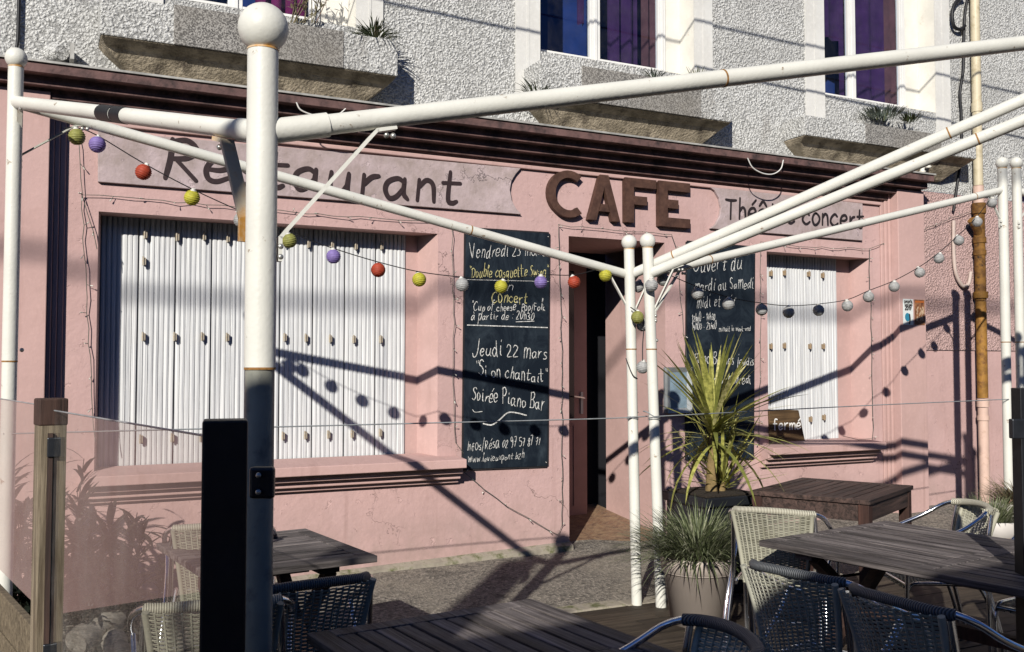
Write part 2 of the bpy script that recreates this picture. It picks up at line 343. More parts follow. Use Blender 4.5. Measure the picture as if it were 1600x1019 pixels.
def cr(pts, k=5):                    # Catmull-Rom
    pts = [V(p) for p in pts]
    if len(pts) < 3: return pts
    closed = (pts[0] - pts[-1]).length < 1e-6; out = []
    for i in range(len(pts) - 1):
        p0 = pts[i - 1] if i else (pts[-2] if closed else pts[0] * 2 - pts[1]); p3 = pts[i + 2] if i + 2 < len(pts) else (pts[1] if closed else pts[-1] * 2 - pts[-2])
        p1, p2 = pts[i], pts[i + 1]
        for j in range(k):
            t = j / k; out.append(.5 * ((2 * p1) + (p2 - p0) * t + (2 * p0 - 5 * p1 + 4 * p2 - p3) * t * t + (3 * p1 - p0 - 3 * p2 + p3) * t ** 3))
    return out + [pts[-1]]

# ------------------------------------------------------------------ hand lettering
G = {'a': '8,8 5,10 1,8 0,4 2,0 5,1 8,6|8,10 8,3 10,0', 'b': '1,18 1,0|1,6 4,10 8,8 8,3 5,0 1,2', 'c': '8,8 5,10 1,7 0,3 3,0 6,0 9,2',
     'd': '8,8 5,10 1,8 0,4 2,0 5,1 8,6|8,18 8,3 10,0', 'e': '1,5 5,5 8,7 6,10 2,9 0,5 1,1 4,0 8,2', 'f': '8,17 5,18 3,15 3,0|0,10 7,10',
     'g': '8,8 5,10 1,8 0,4 2,1 5,1 8,6|8,10 8,-4 6,-8 2,-8 0,-6', 'h': '1,18 1,0|1,6 4,10 7,8 8,0', 'i': '2,10 2,2 4,0|2,14 3,15.5',
     'j': '3,10 3,-5 1,-8 -1,-7|3,14 4,15.5', 'k': '1,18 1,0|7,10 1,5 8,0', 'l': '1,10 4,17 2,18 2,2 4,0', 'm': '1,10 1,0|1,6 4,10 6,8 6,0|6,6 9,10 12,8 12,0',
     'n': '1,10 1,0|1,6 4,10 7,8 8,0', 'o': '4,10 1,8 0,4 2,0 5,0 8,3 8,7 4,10', 'p': '1,10 1,-8|1,6 4,10 8,8 8,3 5,0 1,2',
     'q': '8,8 5,10 1,8 0,4 2,0 5,1 8,6|8,10 8,-8 10,-6', 'r': '1,10 1,0|1,5 4,9 7,10', 's': '7,9 4,10 1,8 3,6 6,4 7,2 4,0 0,1', 't': '3,16 3,2 5,0 7,1|0,10 8,10.5',
     'u': '1,10 1,3 3,0 6,1 8,5|8,10 8,2 10,0', 'v': '0,10 4,0 8,10', 'w': '0,10 3,0 6,8 9,0 12,10', 'x': '0,10 8,0|8,10 0,0', 'y': '0,10 4,2|8,10 3,-6 0,-8', 'z': '0,10 8,10 0,0 8,0',
     'R': '1,18 1,9 0,0|-1,16 6,18 10,14 7,10 1,9|3,9 11,0', 'T': '0,17 6,16.5 12,17|6,17 6,0', 'V': '-1,18 4,0 6,3 10,17', 'D': '1,17 1,0|-2,15 6,17 11,12 10,4 5,0 -1,0',
     'S': '9,15 6,17 2,15 2,11 6,9 9,5 6,0 0,2', 'E': '8,16 3,17 2,11 6,9|5,9 0,5 3,0 8,1', 'C': '10,15 7,17 2,14 0,7 2,1 6,0 11,3', 'P': '1,17 1,0|-1,15 6,17 9,13 6,9 1,8',
     'F': '1,17 1,0|1,17 9,17|1,9 7,9', 'J': '8,19 7,3 4,-4 0,-5 -2,-1', 'B': '1,17 1,0|0,16 6,17 8,13 5,9 1,9|5,9 9,6 8,1 0,0', 'I': '1,17 1,0', 'O': '5,17 1,14 0,7 2,1 6,0 10,4 10,12 5,17',
     '0': '4,15 1,12 0,6 2,0 5,0 8,5 7,12 4,15', '1': '1,11 4,15 4,0', '2': '0,12 3,15 7,13 6,8 0,0 8,0', '3': '0,14 4,15 7,12 3,8 7,5 6,1 0,0', '4': '5,15 0,5 8,5|6,9 6,0', '5': '7,15 1,15 1,9 6,9 8,4 4,0 0,1',
     '7': '0,15 7,15 3,0|1,8 7,8', '8': '4,8 1,11 4,15 7,12 4,8 0,4 3,0 7,3 4,8', '9': '7,11 3,15 0,11 3,8 7,11 6,4 3,0', '6': '6,15 1,8 1,2 5,0 7,4 4,8 1,5',
     '"': '0,18 1,15|3,18 4,15', "'": '1,18 2,14', '.': '1,0 2,0.6', ':': '1,1 2,1.5|1,8 2,8.5', '/': '0,-4 7,18', '-': '0,6 6,6.5', '*': '0,12 4,15|0,15 4,12', '~': '0,7 3,9 6,6 9,8'}
ACC = {'é': ('e', '4,13 8,17'), 'è': ('e', '6,13 2,17'), 'à': ('a', '6,13 3,17'), 'â': ('a', '1,13 5,17 9,13')}
def glyph(ch):
    if ch in ACC: b, a = ACC[ch]; return G[b] + '|' + a
    return G.get(ch, '')
def strokes(text, jit=.4, loose=0.0):
    x = 0; out = []; rr = random.Random(text)
    for ch in text:
        if ch == ' ': x += 7; continue
        g = glyph(ch); mx = 0; dy = rr.uniform(-jit, jit); k = 1 + rr.uniform(-.05, .05) - loose * rr.uniform(0, .25); hk = 1 + loose * rr.uniform(-.18, .28); sl = loose * rr.uniform(-.05, .28)
        for st in g.split('|'):
            p = [tuple(map(float, q.split(','))) for q in st.split()]; mx = max(mx, max(a for a, b in p))
            out.append([(x + a * k + sl * b + loose * rr.uniform(-.5, .5), b * k * hk + dy + loose * rr.uniform(-.5, .5)) for a, b in p])
        x += mx * k + 3.2
    return out, x - 3.2
def ribbon(mb, pts, wd, y, cnt, taper=0):
    P = cr([V((a, 0, b)) for a, b in pts], 5); n = len(P); L = []; Rr = []
    for i in range(n):
        t = P[min(i + 1, n - 1)] - P[max(i - 1, 0)]
        if t.length < 1e-9: t = V((1, 0, 0))
        t.normalize(); nn = V((-t.z, 0, t.x)); q = wd / 2 * (1 - taper * abs(2 * i / max(1, n - 1) - 1) ** 3)
        L.append(P[i] + nn * q); Rr.append(P[i] - nn * q)
    yy = y - .00025 * (cnt % 14)
    vs = [V((p.x, yy, p.z)) for p in L + Rr]; mb.add(vs, [(i, i + 1, n + i + 1, n + i) for i in range(n - 1)])
    for e in (0, n - 1):
        c = P[e]; yy2 = y - .00025 * (cnt % 14) - .0001; q = wd / 2 * (1 - taper)
        mb.add([(c.x + q * math.cos(a * math.pi / 4), yy2, c.z + q * math.sin(a * math.pi / 4)) for a in range(8)], [tuple(range(8))])
def lettering(mb, text, A, B, xh, wd, y, jit=.4, slant=0.0, taper=0, loose=0):   # baseline A->B in (x,z), x-height xh in metres
    st, W = strokes(text, jit, loose); A, B = V((A[0], A[1])), V((B[0], B[1])); d = (B - A) / W
    for i, s_ in enumerate(st):
        ribbon(mb, [(A.x + d.x * (a + slant * b), A.y + d.y * a + b * xh / 10) for a, b in s_], wd, y, i, taper)
def img_text(mb, text, p, q, xh, wd, Y, off=.004, **k):
    a, b = atY(*p, Y), atY(*q, Y); lettering(mb, text, (a.x, a.z), (b.x, b.z), xh, wd, Y - off, **k)

W = 7.41
# ------------------------------------------------------------------ setting: ground
g = MB(); N = 2500; g.quad((-N, -N, -.16), (N, -N, -.16), (N, N, -.16), (-N, N, -.16)); tag(g.build('ground', m_asphalt), kind='structure')
def gz(x): return -.03 + .03 * (x - 1.0) if x > -3 else -.15      # street climbs to the right
g = MB(); xs = [-6, -3, 0, 1, 2, 3, 4, 5, 6, 7, 8, 10, 14]
def gy(x): return .0
for i in range(len(xs) - 1):
    a, b = xs[i], xs[i + 1]; za, zb = gz(max(a, -3)), gz(b)
    g.quad((a, 5.72, -.012), (b, 5.72, -.012), (b, 6.3, za * .4), (a, 6.3, za * .4)) if False else g.quad((a, 5.72, min(za, -.012)), (b, 5.72, min(zb, -.012)), (b, 8.8, zb), (a, 8.8, za))
tag(g.build('footpath', m_asphalt), kind='structure')
g = MB(); y = -.2
while y < 5.6:
    x = -1.2 - R.random()
    while x < 8:
        L = R.uniform(2.2, 3.6); g.box(x + .002, x + L - .002, y, y + .108, -.06, R.uniform(-.003, .002)); x += L
    y += .114
tag(g.build('terrace_deck', m_deck), kind='structure')
g = MB(); x = 2.6
while x < 5.2:
    L = R.uniform(.4, .6); g.box(x, x + L - .01, 5.60 + R.uniform(-.01, .01), 5.75 + R.uniform(-.01, .01), -.1, .005 + R.uniform(0, .012)); x += L
tag(g.build('kerb', m_stone, bevel=.01), kind='structure')

# ------------------------------------------------------------------ the building
def X(px, py, Y=W): return atY(px, py, Y).x
def Z(px, py, Y=W): return atY(px, py, Y).z
bld = thing('cafe_building', 'pink cafe shopfront with white roughcast upper storey, moulded cornice and white shuttered windows', 'building', (4, W, -.2))
ztop = Z(623, 167, W - .3)      # cornice top
xL, xR = -4.5, 16.0
xpr0, xpr1 = X(1405, 450, W - .155), X(1446, 450, W - .155)      # right pilaster front
xpl1 = X(74, 400, W - .155)
# openings (x0,x1,z0,z1) on plane W
lw = (X(152, 450), X(684, 500), Z(682, 721), Z(300, 340))
dr = (X(889, 600), X(1040, 600), -.05, Z(890, 369))
rw = (X(1199, 500), X(1361, 520), Z(1365, 688), Z(1200, 393))
def holed(mb, x0, x1, z0, z1, holes, Y):
    xs = sorted({x0, x1, *[h[0] for h in holes], *[h[1] for h in holes]}); zs = sorted({z0, z1, *[h[2] for h in holes], *[h[3] for h in holes]})
    for i in range(len(xs) - 1):
        for j in range(len(zs) - 1):
            cx, cz = (xs[i] + xs[i + 1]) / 2, (zs[j] + zs[j + 1]) / 2
            if any(h[0] < cx < h[1] and h[2] < cz < h[3] for h in holes): continue
            mb.quad((xs[i], Y, zs[j]), (xs[i + 1], Y, zs[j]), (xs[i + 1], Y, zs[j + 1]), (xs[i], Y, zs[j + 1]))
def reveal(mb, h, Y0, Y1, splay=(0, 0, 0, 0), sides='LRBT'):
    x0, x1, z0, z1 = h; a, b, c, d = splay; f = [(x0, Y0, z0), (x1, Y0, z0), (x1, Y0, z1), (x0, Y0, z1)]; k = [(x0 + a, Y1, z0 + c), (x1 - b, Y1, z0 + c), (x1 - b, Y1, z1 - d), (x0 + a, Y1, z1 - d)]
    for s_, (i, j) in {'B': (0, 1), 'R': (1, 2), 'T': (2, 3), 'L': (3, 0)}.items():
        if s_ in sides: mb.quad(f[i], f[j], k[j], k[i])
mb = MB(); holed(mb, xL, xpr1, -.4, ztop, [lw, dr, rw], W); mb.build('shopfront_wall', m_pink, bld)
D = .22
mb = MB(); reveal(mb, lw, W, W + D, (.03, .10, .045, 0)); mb.build('shop_window_reveal', m_pinktrim, bld); mb = MB(); reveal(mb, rw, W, W + D, (.0, .075, .02, 0)); mb.build('shop_window_reveal', m_pinktrim, bld)
mb = MB(); DD = 1.05; reveal(mb, dr, W, W + DD, (0, .0, .12, 0), 'LRT'); mb.build('door_reveal', m_pinktrim, bld)
# shutters
def shutter(x0, x1, z0, z1, Y, nsec, pitch, clips, label=None, cm=m_clip):
    mb = MB(); wsec = (x1 - x0) / nsec
    for sct in range(nsec):
        a = x0 + sct * wsec + .002; b = a + wsec - .006; n = max(2, int((b - a) / pitch)); pr = []
        for i in range(n):
            q = (b - a) / n; u = a + i * q
            pr += [(u + q * .05, Y + .008), (u + q * .15, Y + .001), (u + q * .5, Y - .001), (u + q * .85, Y + .001), (u + q * .95, Y + .008)]
        n2 = len(pr); mb.add([(u, y_, z0) for u, y_ in pr] + [(u, y_, z1) for u, y_ in pr], [(i, i + 1, n2 + i + 1, n2 + i) for i in range(n2 - 1)])
        mb.quad((a - .004, Y + .018, z0), (b + .006, Y + .018, z0), (b + .006, Y + .018, z1), (a - .004, Y + .018, z1))
    sh = mb.build('folding_shutter', m_shutter, bld)
    for (cx, cz, h) in clips:
        c = MB(); c.box(cx - .009, cx + .009, Y - .036, Y + .002, cz - h * .5, cz + h * .45); c.tube([(cx - .009, Y - .036, cz - h * .62), (cx - .009, Y - .036, cz + h * .62)], .0075, 8); c.build('hinge', cm, sh)
    return sh
Ys = W + .20
lx0, lx1 = X(156, 450, Ys), X(634, 500, Ys)
cl = []
for px, py in [(228, 366), (278, 370), (320, 369), (357, 372), (446, 378), (483, 381), (520, 383), (557, 384), (597, 384), (226, 408), (225, 526), (274, 526), (317, 526), (356, 527), (446, 527), (479, 528), (517, 529), (554, 530), (596, 530), (221, 686), (270, 684), (315, 684), (360, 682), (443, 681), (478, 680), (514, 679), (551, 678), (595, 676)]:
    p = atY(px, py, Ys - .03); cl.append((p.x, p.z, .055))
shutter(lx0, lx1, lw[2] - .02, lw[3] + .02, Ys, 9, .0325, cl)
mb = MB(); mb.box(lx1 + .003, lw[1] + .02, W + .217, W + .23, lw[2] - .02, lw[3] + .02); mb.build('shutter_side_panel', m_pinktrim, bld); mb = MB(); mb.box(lw[0] - .02, lx0 - .003, W + .217, W + .23, lw[2] - .02, lw[3] + .02); mb.build('shutter_side_panel', m_pinktrim, bld)
rx0, rx1 = rw[0] - .02, X(1309, 520, Ys); cl = []
for px, py in [(1206, 427), (1227, 426), (1265, 428), (1287, 430), (1206, 541), (1227, 540), (1267, 541), (1288, 541), (1268, 655), (1289, 652)]:
    p = atY(px, py, Ys - .03); cl.append((p.x, p.z, .05))
shutter(rx0, rx1, rw[2] - .02, rw[3] + .02, Ys, 5, .0325, cl, cm=m_clip2)
mb = MB(); mb.box(rx1 + .003, rw[1] + .02, W + .217, W + .23, rw[2] - .02, rw[3] + .02); mb.build('shutter_side_panel', m_pinktrim, bld)
# door at the back of the recess
Yd = W + DD - .05
dl0, dl1 = dr[0] - .6, X(917, 600, Yd)
door = MB().box(dl0, dl1, Yd, Yd + .05, .1, dr[3] - .12).build('door', m_door, bld, bevel=.004)
xa = X(897, 500, Yd - .005)
MB().box(dl0 + .08, xa, Yd - .006, Yd - .001, 1.12, dr[3] - .2).build('door_glass', m_doorglass, door)
z1_, z0_ = Z(898, 663, Yd), Z(898, 790, Yd)
f = MB(); f.box(xa - .012, xa, Yd - .012, Yd - .001, z0_, z1_); f.box(xa - .3, xa - .013, Yd - .012, Yd - .001, z1_ - .012, z1_); f.box(xa - .3, xa - .013, Yd - .004, Yd - .001, z0_, z1_ - .014); f.build('door_panel', m_door, door)
hz = Z(905, 622, Yd); f = MB(); xh_ = (xa + dl1) / 2 + .01; f.box(xh_ - .014, xh_ + .014, Yd - .012, Yd - .001, hz - .16, hz + .06); f.build('lock_plate', m_case, door)
f = MB(); f.tube([(xh_, Yd - .012, hz), (xh_, Yd - .06, hz), (xh_ - .02, Yd - .065, hz + .005), (xh_ - .12, Yd - .06, hz + .02)], .009, 10); f.build('door_handle', m_handle, door)
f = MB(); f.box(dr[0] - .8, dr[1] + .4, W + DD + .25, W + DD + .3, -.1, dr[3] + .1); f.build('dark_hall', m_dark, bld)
f = MB(); f.quad((dr[0] - .02, W - .03, dr[2] + .055), (dr[1] + .02, W - .03, dr[2] + .11), (dr[1] + .02, W + 1.4, dr[2] + .26), (dr[0] - .02, W + 1.4, dr[2] + .22)); f.build('entrance_floor', m_tile, bld)
# pilasters with stepped mouldings
def pil(x0, x1, dirn, name):
    mb = MB(); mb.box(x0, x1, W - .155, W - .001, -.4, ztop - .16)
    e = x1 if dirn > 0 else x0
    for k, (d_, w_) in enumerate(((.060, .032), (.040, .036), (.020, .040))):
        a = e + dirn * sum((.032, .036, .040)[:k]); b = a + dirn * w_
        mb.box(min(a, b) + .0005, max(a, b) - .0005, W - d_, W - .0015, -.4, ztop - .165 - .002 * k)
    mb.build(name, m_pinktrim, bld, bevel=.006)
pil(xL, xpl1, 1, 'pilaster'); pil(xpr0, xpr1, -1, 'pilaster')
# stepped cornice
zt = ztop; pr = [(W + .002, zt - .25)]
zz = zt - .268; out = .055; 
pr = [(W - .0005, zz), (W - .055, zz)]
for q in (.085, .085, .085):
    zz += .064; pr.append((W - out, zz)); out += q; pr.append((W - out, zz))
zz += .04; pr += [(W - out, zz), (W - out, zt - .012), (W - .0005, zt - .010)]
xce = xpr1 - .02
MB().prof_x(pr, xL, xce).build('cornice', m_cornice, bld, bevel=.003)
MB().box(xL, xce + .015, W - out - .015, W - .001, zt - .009, zt + .006).build('flashing', m_lead, bld)
# fascia frame under the cornice
MB().box(xpl1 + .108, xpr0 - .108, W - .03, W - .001, zt - .325, zt - .29).build('fascia_bead', m_pinktrim, bld, bevel=.008)
# window sills of the shop
def shopsill(x0, x1, zt_, name='shop_window_sill'):
    pr = [(W + .19, zt_ + .02), (W - .21, zt_ - .01), (W - .21, zt_ - .080), (W - .135, zt_ - .083), (W - .135, zt_ - .132), (W - .085, zt_ - .135), (W - .085, zt_ - .180), (W - .04, zt_ - .183), (W - .04, zt_ - .215), (W - .001, zt_ - .22)]
    MB().prof_x(pr, x0, x1).build(name, m_pinktrim, bld, bevel=.006)
shopsill(X(128, 750, W - .19), X(728, 738, W - .19), Z(700, 716, W - .1) + .005); shopsill(rw[0] - .12, X(1383, 690, W - .19), Z(1370, 689, W - .1))
# plinth lip at the wall foot
mb = MB()
for i in range(18):
    a = xL + (dr[0] - xL) * i / 18; b = xL + (dr[0] - xL) * (i + 1) / 18
    mb.hexa([(a, W - .09, gz(max(a, -3)) - .2), (b, W - .09, gz(max(b, -3)) - .2), (b, W - .0005, gz(max(b, -3)) - .2), (a, W - .0005, gz(max(a, -3)) - .2), (a, W - .07, gz(max(a, -3)) + .012), (b, W - .07, gz(max(b, -3)) + .012), (b, W - .0005, gz(max(b, -3)) + .035), (a, W - .0005, gz(max(a, -3)) + .035)])
mb.build('wall_foot', m_stone, bld)
# right hand wall
zsp = Z(1510, 306); zsm = Z(1480, 547)
mb = MB(); holed(mb, xpr1, xR, -.4, zsm, [], W + .02); mb.build('lower_side_wall', m_pink, bld)
mb = MB(); holed(mb, xpr1, xR, zsm, zsp, [], W + .005); mb.build('roughcast_side_wall', m_pinkrough, bld)
# upper wall with three windows (front openings on W)
U = [(X(300 - 90, 0), X(556, 20), Z(400, 22) + .03, 6.6), (X(843, 60), X(1084, 60), Z(860, 95, W + .2) + .0, 6.6), (X(1287, 100), X(1461, 120), Z(1300, 160, W + .2), 6.6)]
U[0] = (X(255, 5), X(556, 20), Z(420, 28, W + .1), 6.6)
xsp = U[2][1] + .06; mb = MB(); holed(mb, xL, xsp, ztop, 7.6, U, W + .001); holed(mb, xsp, xR, ztop, 7.6, [], W + .001); holed(mb, xpr1, xR, zsp, ztop, [], W + .001); mb.build('upper_wall', m_dash, bld)
mb = MB(); mb.prof_x([(W - .04, 7.6), (W + 5, 10), (W + 5, 9.9), (W + .3, 7.5)], xL, xR); mb.build('roof', m_lead, bld)
Yw = W + .20
def curtain(mb, x0, x1, z0, z1, Y, n):
    pts = []; 
    for i in range(n + 1): pts.append((x0 + (x1 - x0) * i / n, Y + .055 * math.sin(i * 1.9 + R.random() * 1.2)))
    m = len(pts); mb.add([(x_, y_, z0) for x_, y_ in pts] + [(x_, y_, z1) for x_, y_ in pts], [(i, i + 1, m + i + 1, m + i) for i in range(m - 1)], True)
for wi, h in enumerate(U):
    x0, x1, z0, z1 = h
    mb = MB(); reveal(mb, h, W, Yw + .06, (0, .0, 0, 0)); win = mb.build('window', m_reveal, bld); tag(win, ['left upper window above the restaurant sign', 'middle upper window above the cafe letters', 'right upper window beside the downpipe'][wi])
    f = MB(); fw = .05; xm = x0 + (x1 - x0) * (.42 if wi else .5)
    if wi == 1: xm = X(930, 60, Yw)
    if wi == 2: xm = X(1332, 120, Yw)
    if wi == 0: xm = X(368, 8, Yw)
    xr = {0: X(500, 20, Yw), 1: X(1040, 60, Yw), 2: X(1415, 120, Yw)}[wi]; xr = min(xr, x1 - .005)
    f.box(x0 + .002, xr, Yw, Yw + .05, z0 + .001, z0 + .05)
    f.box(xr - .085, xr, Yw + .001, Yw + .05, z0 + .052, z1); f.box(xr - .06, xr - .03, Yw - .008, Yw - .001, z0 + .06, z1); f.box(x0 + .002, x0 + .045, Yw + .001, Yw + .05, z0 + .052, z1)
    f.box(xm - .055, xm + .055, Yw + .001, Yw + .05, z0 + .052, z1); f.box(xm - .018, xm + .018, Yw - .012, Yw, z0 + .052, z1)
    for a, b in ((x0 + .046, xm - .056), (xm + .056, xr - .086)): f.box(a, b, Yw + .002, Yw + .045, z0 + .052, z0 + .095)
    f.build('frame', m_upvc, win, bevel=.004)
    f = MB()
    for a, b in ((x0 + .046, xm - .056), (xm + .056, xr - .086)): f.quad((a, Yw + .03, z0 + .096), (b, Yw + .03, z0 + .096), (b, Yw + .03, z1), (a, Yw + .03, z1))
    f.build('pane', m_glass, win)
    f = MB(); f.box(xr + .001, x1 - .001, Yw + .02, Yw + .05, z0 + .001, z1); f.build('frame_jamb', m_reveal, win)
    wl = xm - x0; wr = xr - xm
    if wi == 0:
        f = MB(); curtain(f, xm + .18, xr - .05, z0 + .02, z1, Yw + .14, 14); f.build('curtain', m_curtr, win)
    if wi == 1:
        f = MB(); curtain(f, xm + wr * .30, xm + wr * .72, z0 + .05, z1, Yw + .14, 8); curtain(f, xm - .10, xm - .02, z0 + .45, z1, Yw + .15, 4); f.build('curtain', m_curt, win)
        f = MB(); curtain(f, xm + wr * .74, xr - .05, z0 + .05, z1, Yw + .12, 6); f.build('curtain', m_curtb, win)
    if wi == 2:
        f = MB(); curtain(f, x0, xm - .05, z0 + .75, z1, Yw + .14, 8); curtain(f, xm + .0, xr - .22, z0 + .05, z1, Yw + .15, 9); f.build('curtain', m_curt, win)
        f = MB(); curtain(f, xr - .24, xr - .05, z0 + .05, z1, Yw + .12, 5); f.build('curtain', m_curtb, win)
        f = MB()
        for k in range(6): a = x0 + .06 + k * .034; f.box(a, a + .026, Yw + .1, Yw + .22, z0 + .06, z0 + .06 + .12 + .09 * R.random())
        f.build('books', m_signwood, win)
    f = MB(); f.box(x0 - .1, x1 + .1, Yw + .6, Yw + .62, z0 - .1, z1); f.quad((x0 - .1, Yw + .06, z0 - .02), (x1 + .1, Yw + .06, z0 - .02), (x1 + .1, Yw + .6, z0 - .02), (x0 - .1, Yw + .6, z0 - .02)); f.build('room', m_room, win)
# smooth bands beside the upper windows
for (a, b) in ((X(805, 60), U[1][0]), (U[1][1], X(1112, 60)), (X(1258, 120), U[2][0]), (U[2][1], X(1483, 120)), (U[0][1], X(598, 20)), (U[0][0] - .25, U[0][0])):
    mb = MB(); mb.box(a, b - .0005, W - .016, W + .0005, ztop + .30, 6.59); mb.box(a + (b - a) * .45, a + (b - a) * .55, W - .020, W - .0165, ztop + .31, 6.58)
    mb.build('window_surround', m_surround, bld)
# projecting stone sills of the upper windows
def upsill(p0, p1, ptop, g0, g1, dep):
    Yf = W - dep; x0, x1 = X(*p0, Yf), X(*p1, Yf); zb = (Z(*p0, Yf) + Z(*p1, Yf)) / 2; ztp = Z(*ptop, Yf)
    s_ = MB(); s_.box(x0, x1, Yf, W - .0005, zb, ztp); sill = s_.build('stone_sill', m_dash, bld, bevel=.012)
    a, b = X(*g0, Yf), X(*g1, Yf); MB().box(a, b, Yf - .008, W - .02, zb + .001, ztp + .004).build('granite_block', m_granite, sill, bevel=.004)
    zc = ztop + .008; k = .55 * (zb - zc)
    c = MB(); q1 = .10; fr = [(x0 + .003, Yf + .003, zb - .001), (x1 - .003, Yf + .003, zb - .001), (x1 - .003, W - .001, zb - .001), (x0 + .003, W - .001, zb - .001)]
    md = [(x0 + .045, Yf + q1, zb - .05), (x1 - .045, Yf + q1, zb - .05), (x1 - .045, W - .001, zb - .05), (x0 + .045, W - .001, zb - .05)]
    lw_ = [(x0 + .26, W - .05, zc), (x1 - .26, W - .05, zc), (x1 - .26, W - .001, zc), (x0 + .26, W - .001, zc)]
    c.add(lw_ + md + fr, [(0, 1, 5, 4), (1, 2, 6, 5), (3, 0, 4, 7), (4, 5, 9, 8), (5, 6, 10, 9), (7, 4, 8, 11), (0, 3, 2, 1), (8, 9, 10, 11)]); c.build('corbel', m_under, sill, bevel=.012)
upsill((156, 57), (622, 116), (537, 50), (272, 20), (537, 60), .30)
upsill((843, 150), (1144, 190), (1110, 136), (909, 120), (1095, 150), .30)
upsill((1257, 215), (1526, 245), (1330, 190), (1352, 190), (1470, 215), .30)
# --------------- signs
def sign_poly(pts): return [(atY(*p, W - .03).x, atY(*p, W - .03).z) for p in pts]
sg = thing('restaurant_sign', 'long mauve plaster sign with the word Restaurant in dark brush lettering', 'sign', (X(480, 270), W, Z(480, 310)))
notch = [(814, 263), (806, 272), (799, 284), (797, 297), (800, 313), (806, 325), (815, 335)]
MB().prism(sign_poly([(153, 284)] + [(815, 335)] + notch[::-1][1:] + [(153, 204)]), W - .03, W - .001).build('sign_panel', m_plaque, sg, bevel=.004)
mb = MB(); img_text(mb, 'Restaurant', (258, 278), (716, 318), .168, .042, W - .03, taper=.25, slant=.08); mb.build('lettering', m_paint, sg)
sg = thing('theatre_sign', 'short mauve plaster sign with the words Théâtre concert beside the cafe letters', 'sign', (X(1230, 340), W, Z(1230, 365)))
MB().prism(sign_poly([(1110, 357), (1118, 351), (1125, 338), (1127, 325), (1124, 310), (1117, 298), (1109, 292), (1348, 318), (1348, 376)][::-1]), W - .03, W - .001).build('sign_panel', m_plaque, sg, bevel=.004)
mb = MB(); img_text(mb, 'Théâtre concert', (1133, 341), (1348, 356), .115, .028, W - .03, taper=.2, slant=.05); mb.build('lettering', m_paintk, sg)
# CAFE
cf = thing('cafe_sign', 'large raised rusty brown capital letters spelling CAFE above the door', 'sign', (X(965, 310), W, Z(965, 350)))
def box_letters():
    cx_, w_ = X(852, 305), X(914, 305) - X(852, 305); zt_, zb_ = Z(883, 268), Z(883, 341); h_ = zt_ - zb_
    o = [];i_ = []
    for k in range(25):
        a = rad(52) + rad(256) * k / 24
        o.append((cx_ + w_ * (.52 + .52 * math.cos(a)), (zt_ + zb_) / 2 + h_ / 2 * math.sin(a))); i_.append((cx_ + w_ * (.52 + .52 * .64 * math.cos(a)), (zt_ + zb_) / 2 + h_ / 2 * .69 * math.sin(a)))
    yield 'C', [o, i_]
    def fr(px0, px1, yt, yb):
        a, b = X(px0, (yt + yb) / 2), X(px1, (yt + yb) / 2); return a, b - a, Z((px0 + px1) / 2, yb), Z((px0 + px1) / 2, yt) - Z((px0 + px1) / 2, yb)
    for ch, (p0, p1, yt, yb), poly in (('A', (914.5, 964, 275, 346), [(0, 0), (.37, 1), (.63, 1), (1, 0), (.75, 0), (.67, .2), (.33, .2), (.25, 0)]),
                                       ('F', (972, 1020.5, 281, 350), [(0, 0), (0, 1), (1, 1), (1, .80), (.28, .80), (.28, .60), (.70, .60), (.70, .41), (.28, .41), (.28, 0)]),
                                       ('E', (1024.5, 1073, 286, 356), [(0, 0), (0, 1), (1, 1), (1, .80), (.28, .80), (.28, .60), (.62, .60), (.62, .41), (.28, .41), (.28, .20), (1, .20), (1, 0)])):
        a, w_, z_, h_ = fr(p0, p1, yt, yb); yield ch, [(a + u * w_, z_ + v * h_) for u, v in poly]
for ch, P_ in box_letters():
    mb = MB(); y0, y1 = W - .055, W - .001
    if ch == 'C':
        o, i_ = P_; n = len(o)
        for k in range(n - 1):
            q = [o[k], o[k + 1], i_[k + 1], i_[k]]
            mb.quad(*[(x, y0, z) for x, z in q]); mb.quad((*[o[k][0]], y1, o[k][1]), (o[k + 1][0], y1, o[k + 1][1]), (o[k + 1][0], y0, o[k + 1][1]), (o[k][0], y0, o[k][1])); mb.quad((i_[k][0], y1, i_[k][1]), (i_[k + 1][0], y1, i_[k + 1][1]), (i_[k + 1][0], y0, i_[k + 1][1]), (i_[k][0], y0, i_[k][1]))
        for k in (0, n - 1): mb.quad((o[k][0], y0, o[k][1]), (o[k][0], y1, o[k][1]), (i_[k][0], y1, i_[k][1]), (i_[k][0], y0, i_[k][1]))
    elif ch == 'A':
        # counter of the A left open
        (x0, z0), (xa, z1), (xb, _), (x1, _) = P_[:4]; w_ = x1 - x0; h_ = z1 - z0
        L = lambda u, v: (x0 + u * w_, z0 + v * h_)
        mb.prism([L(0, 0), L(.37, 1), L(.5, 1), L(.5, .72), L(.25, 0)], y0, y1); mb.prism([L(.5, .72), L(.5, 1), L(.63, 1), L(1, 0), L(.75, 0)], y0, y1)
        mb.prism([L(.335, .20), L(.40, .36), L(.60, .36), L(.665, .20)], y0 + .002, y1)
    else: mb.prism(P_, y0, y1)
    mb.build('letter', m_letter, cf)
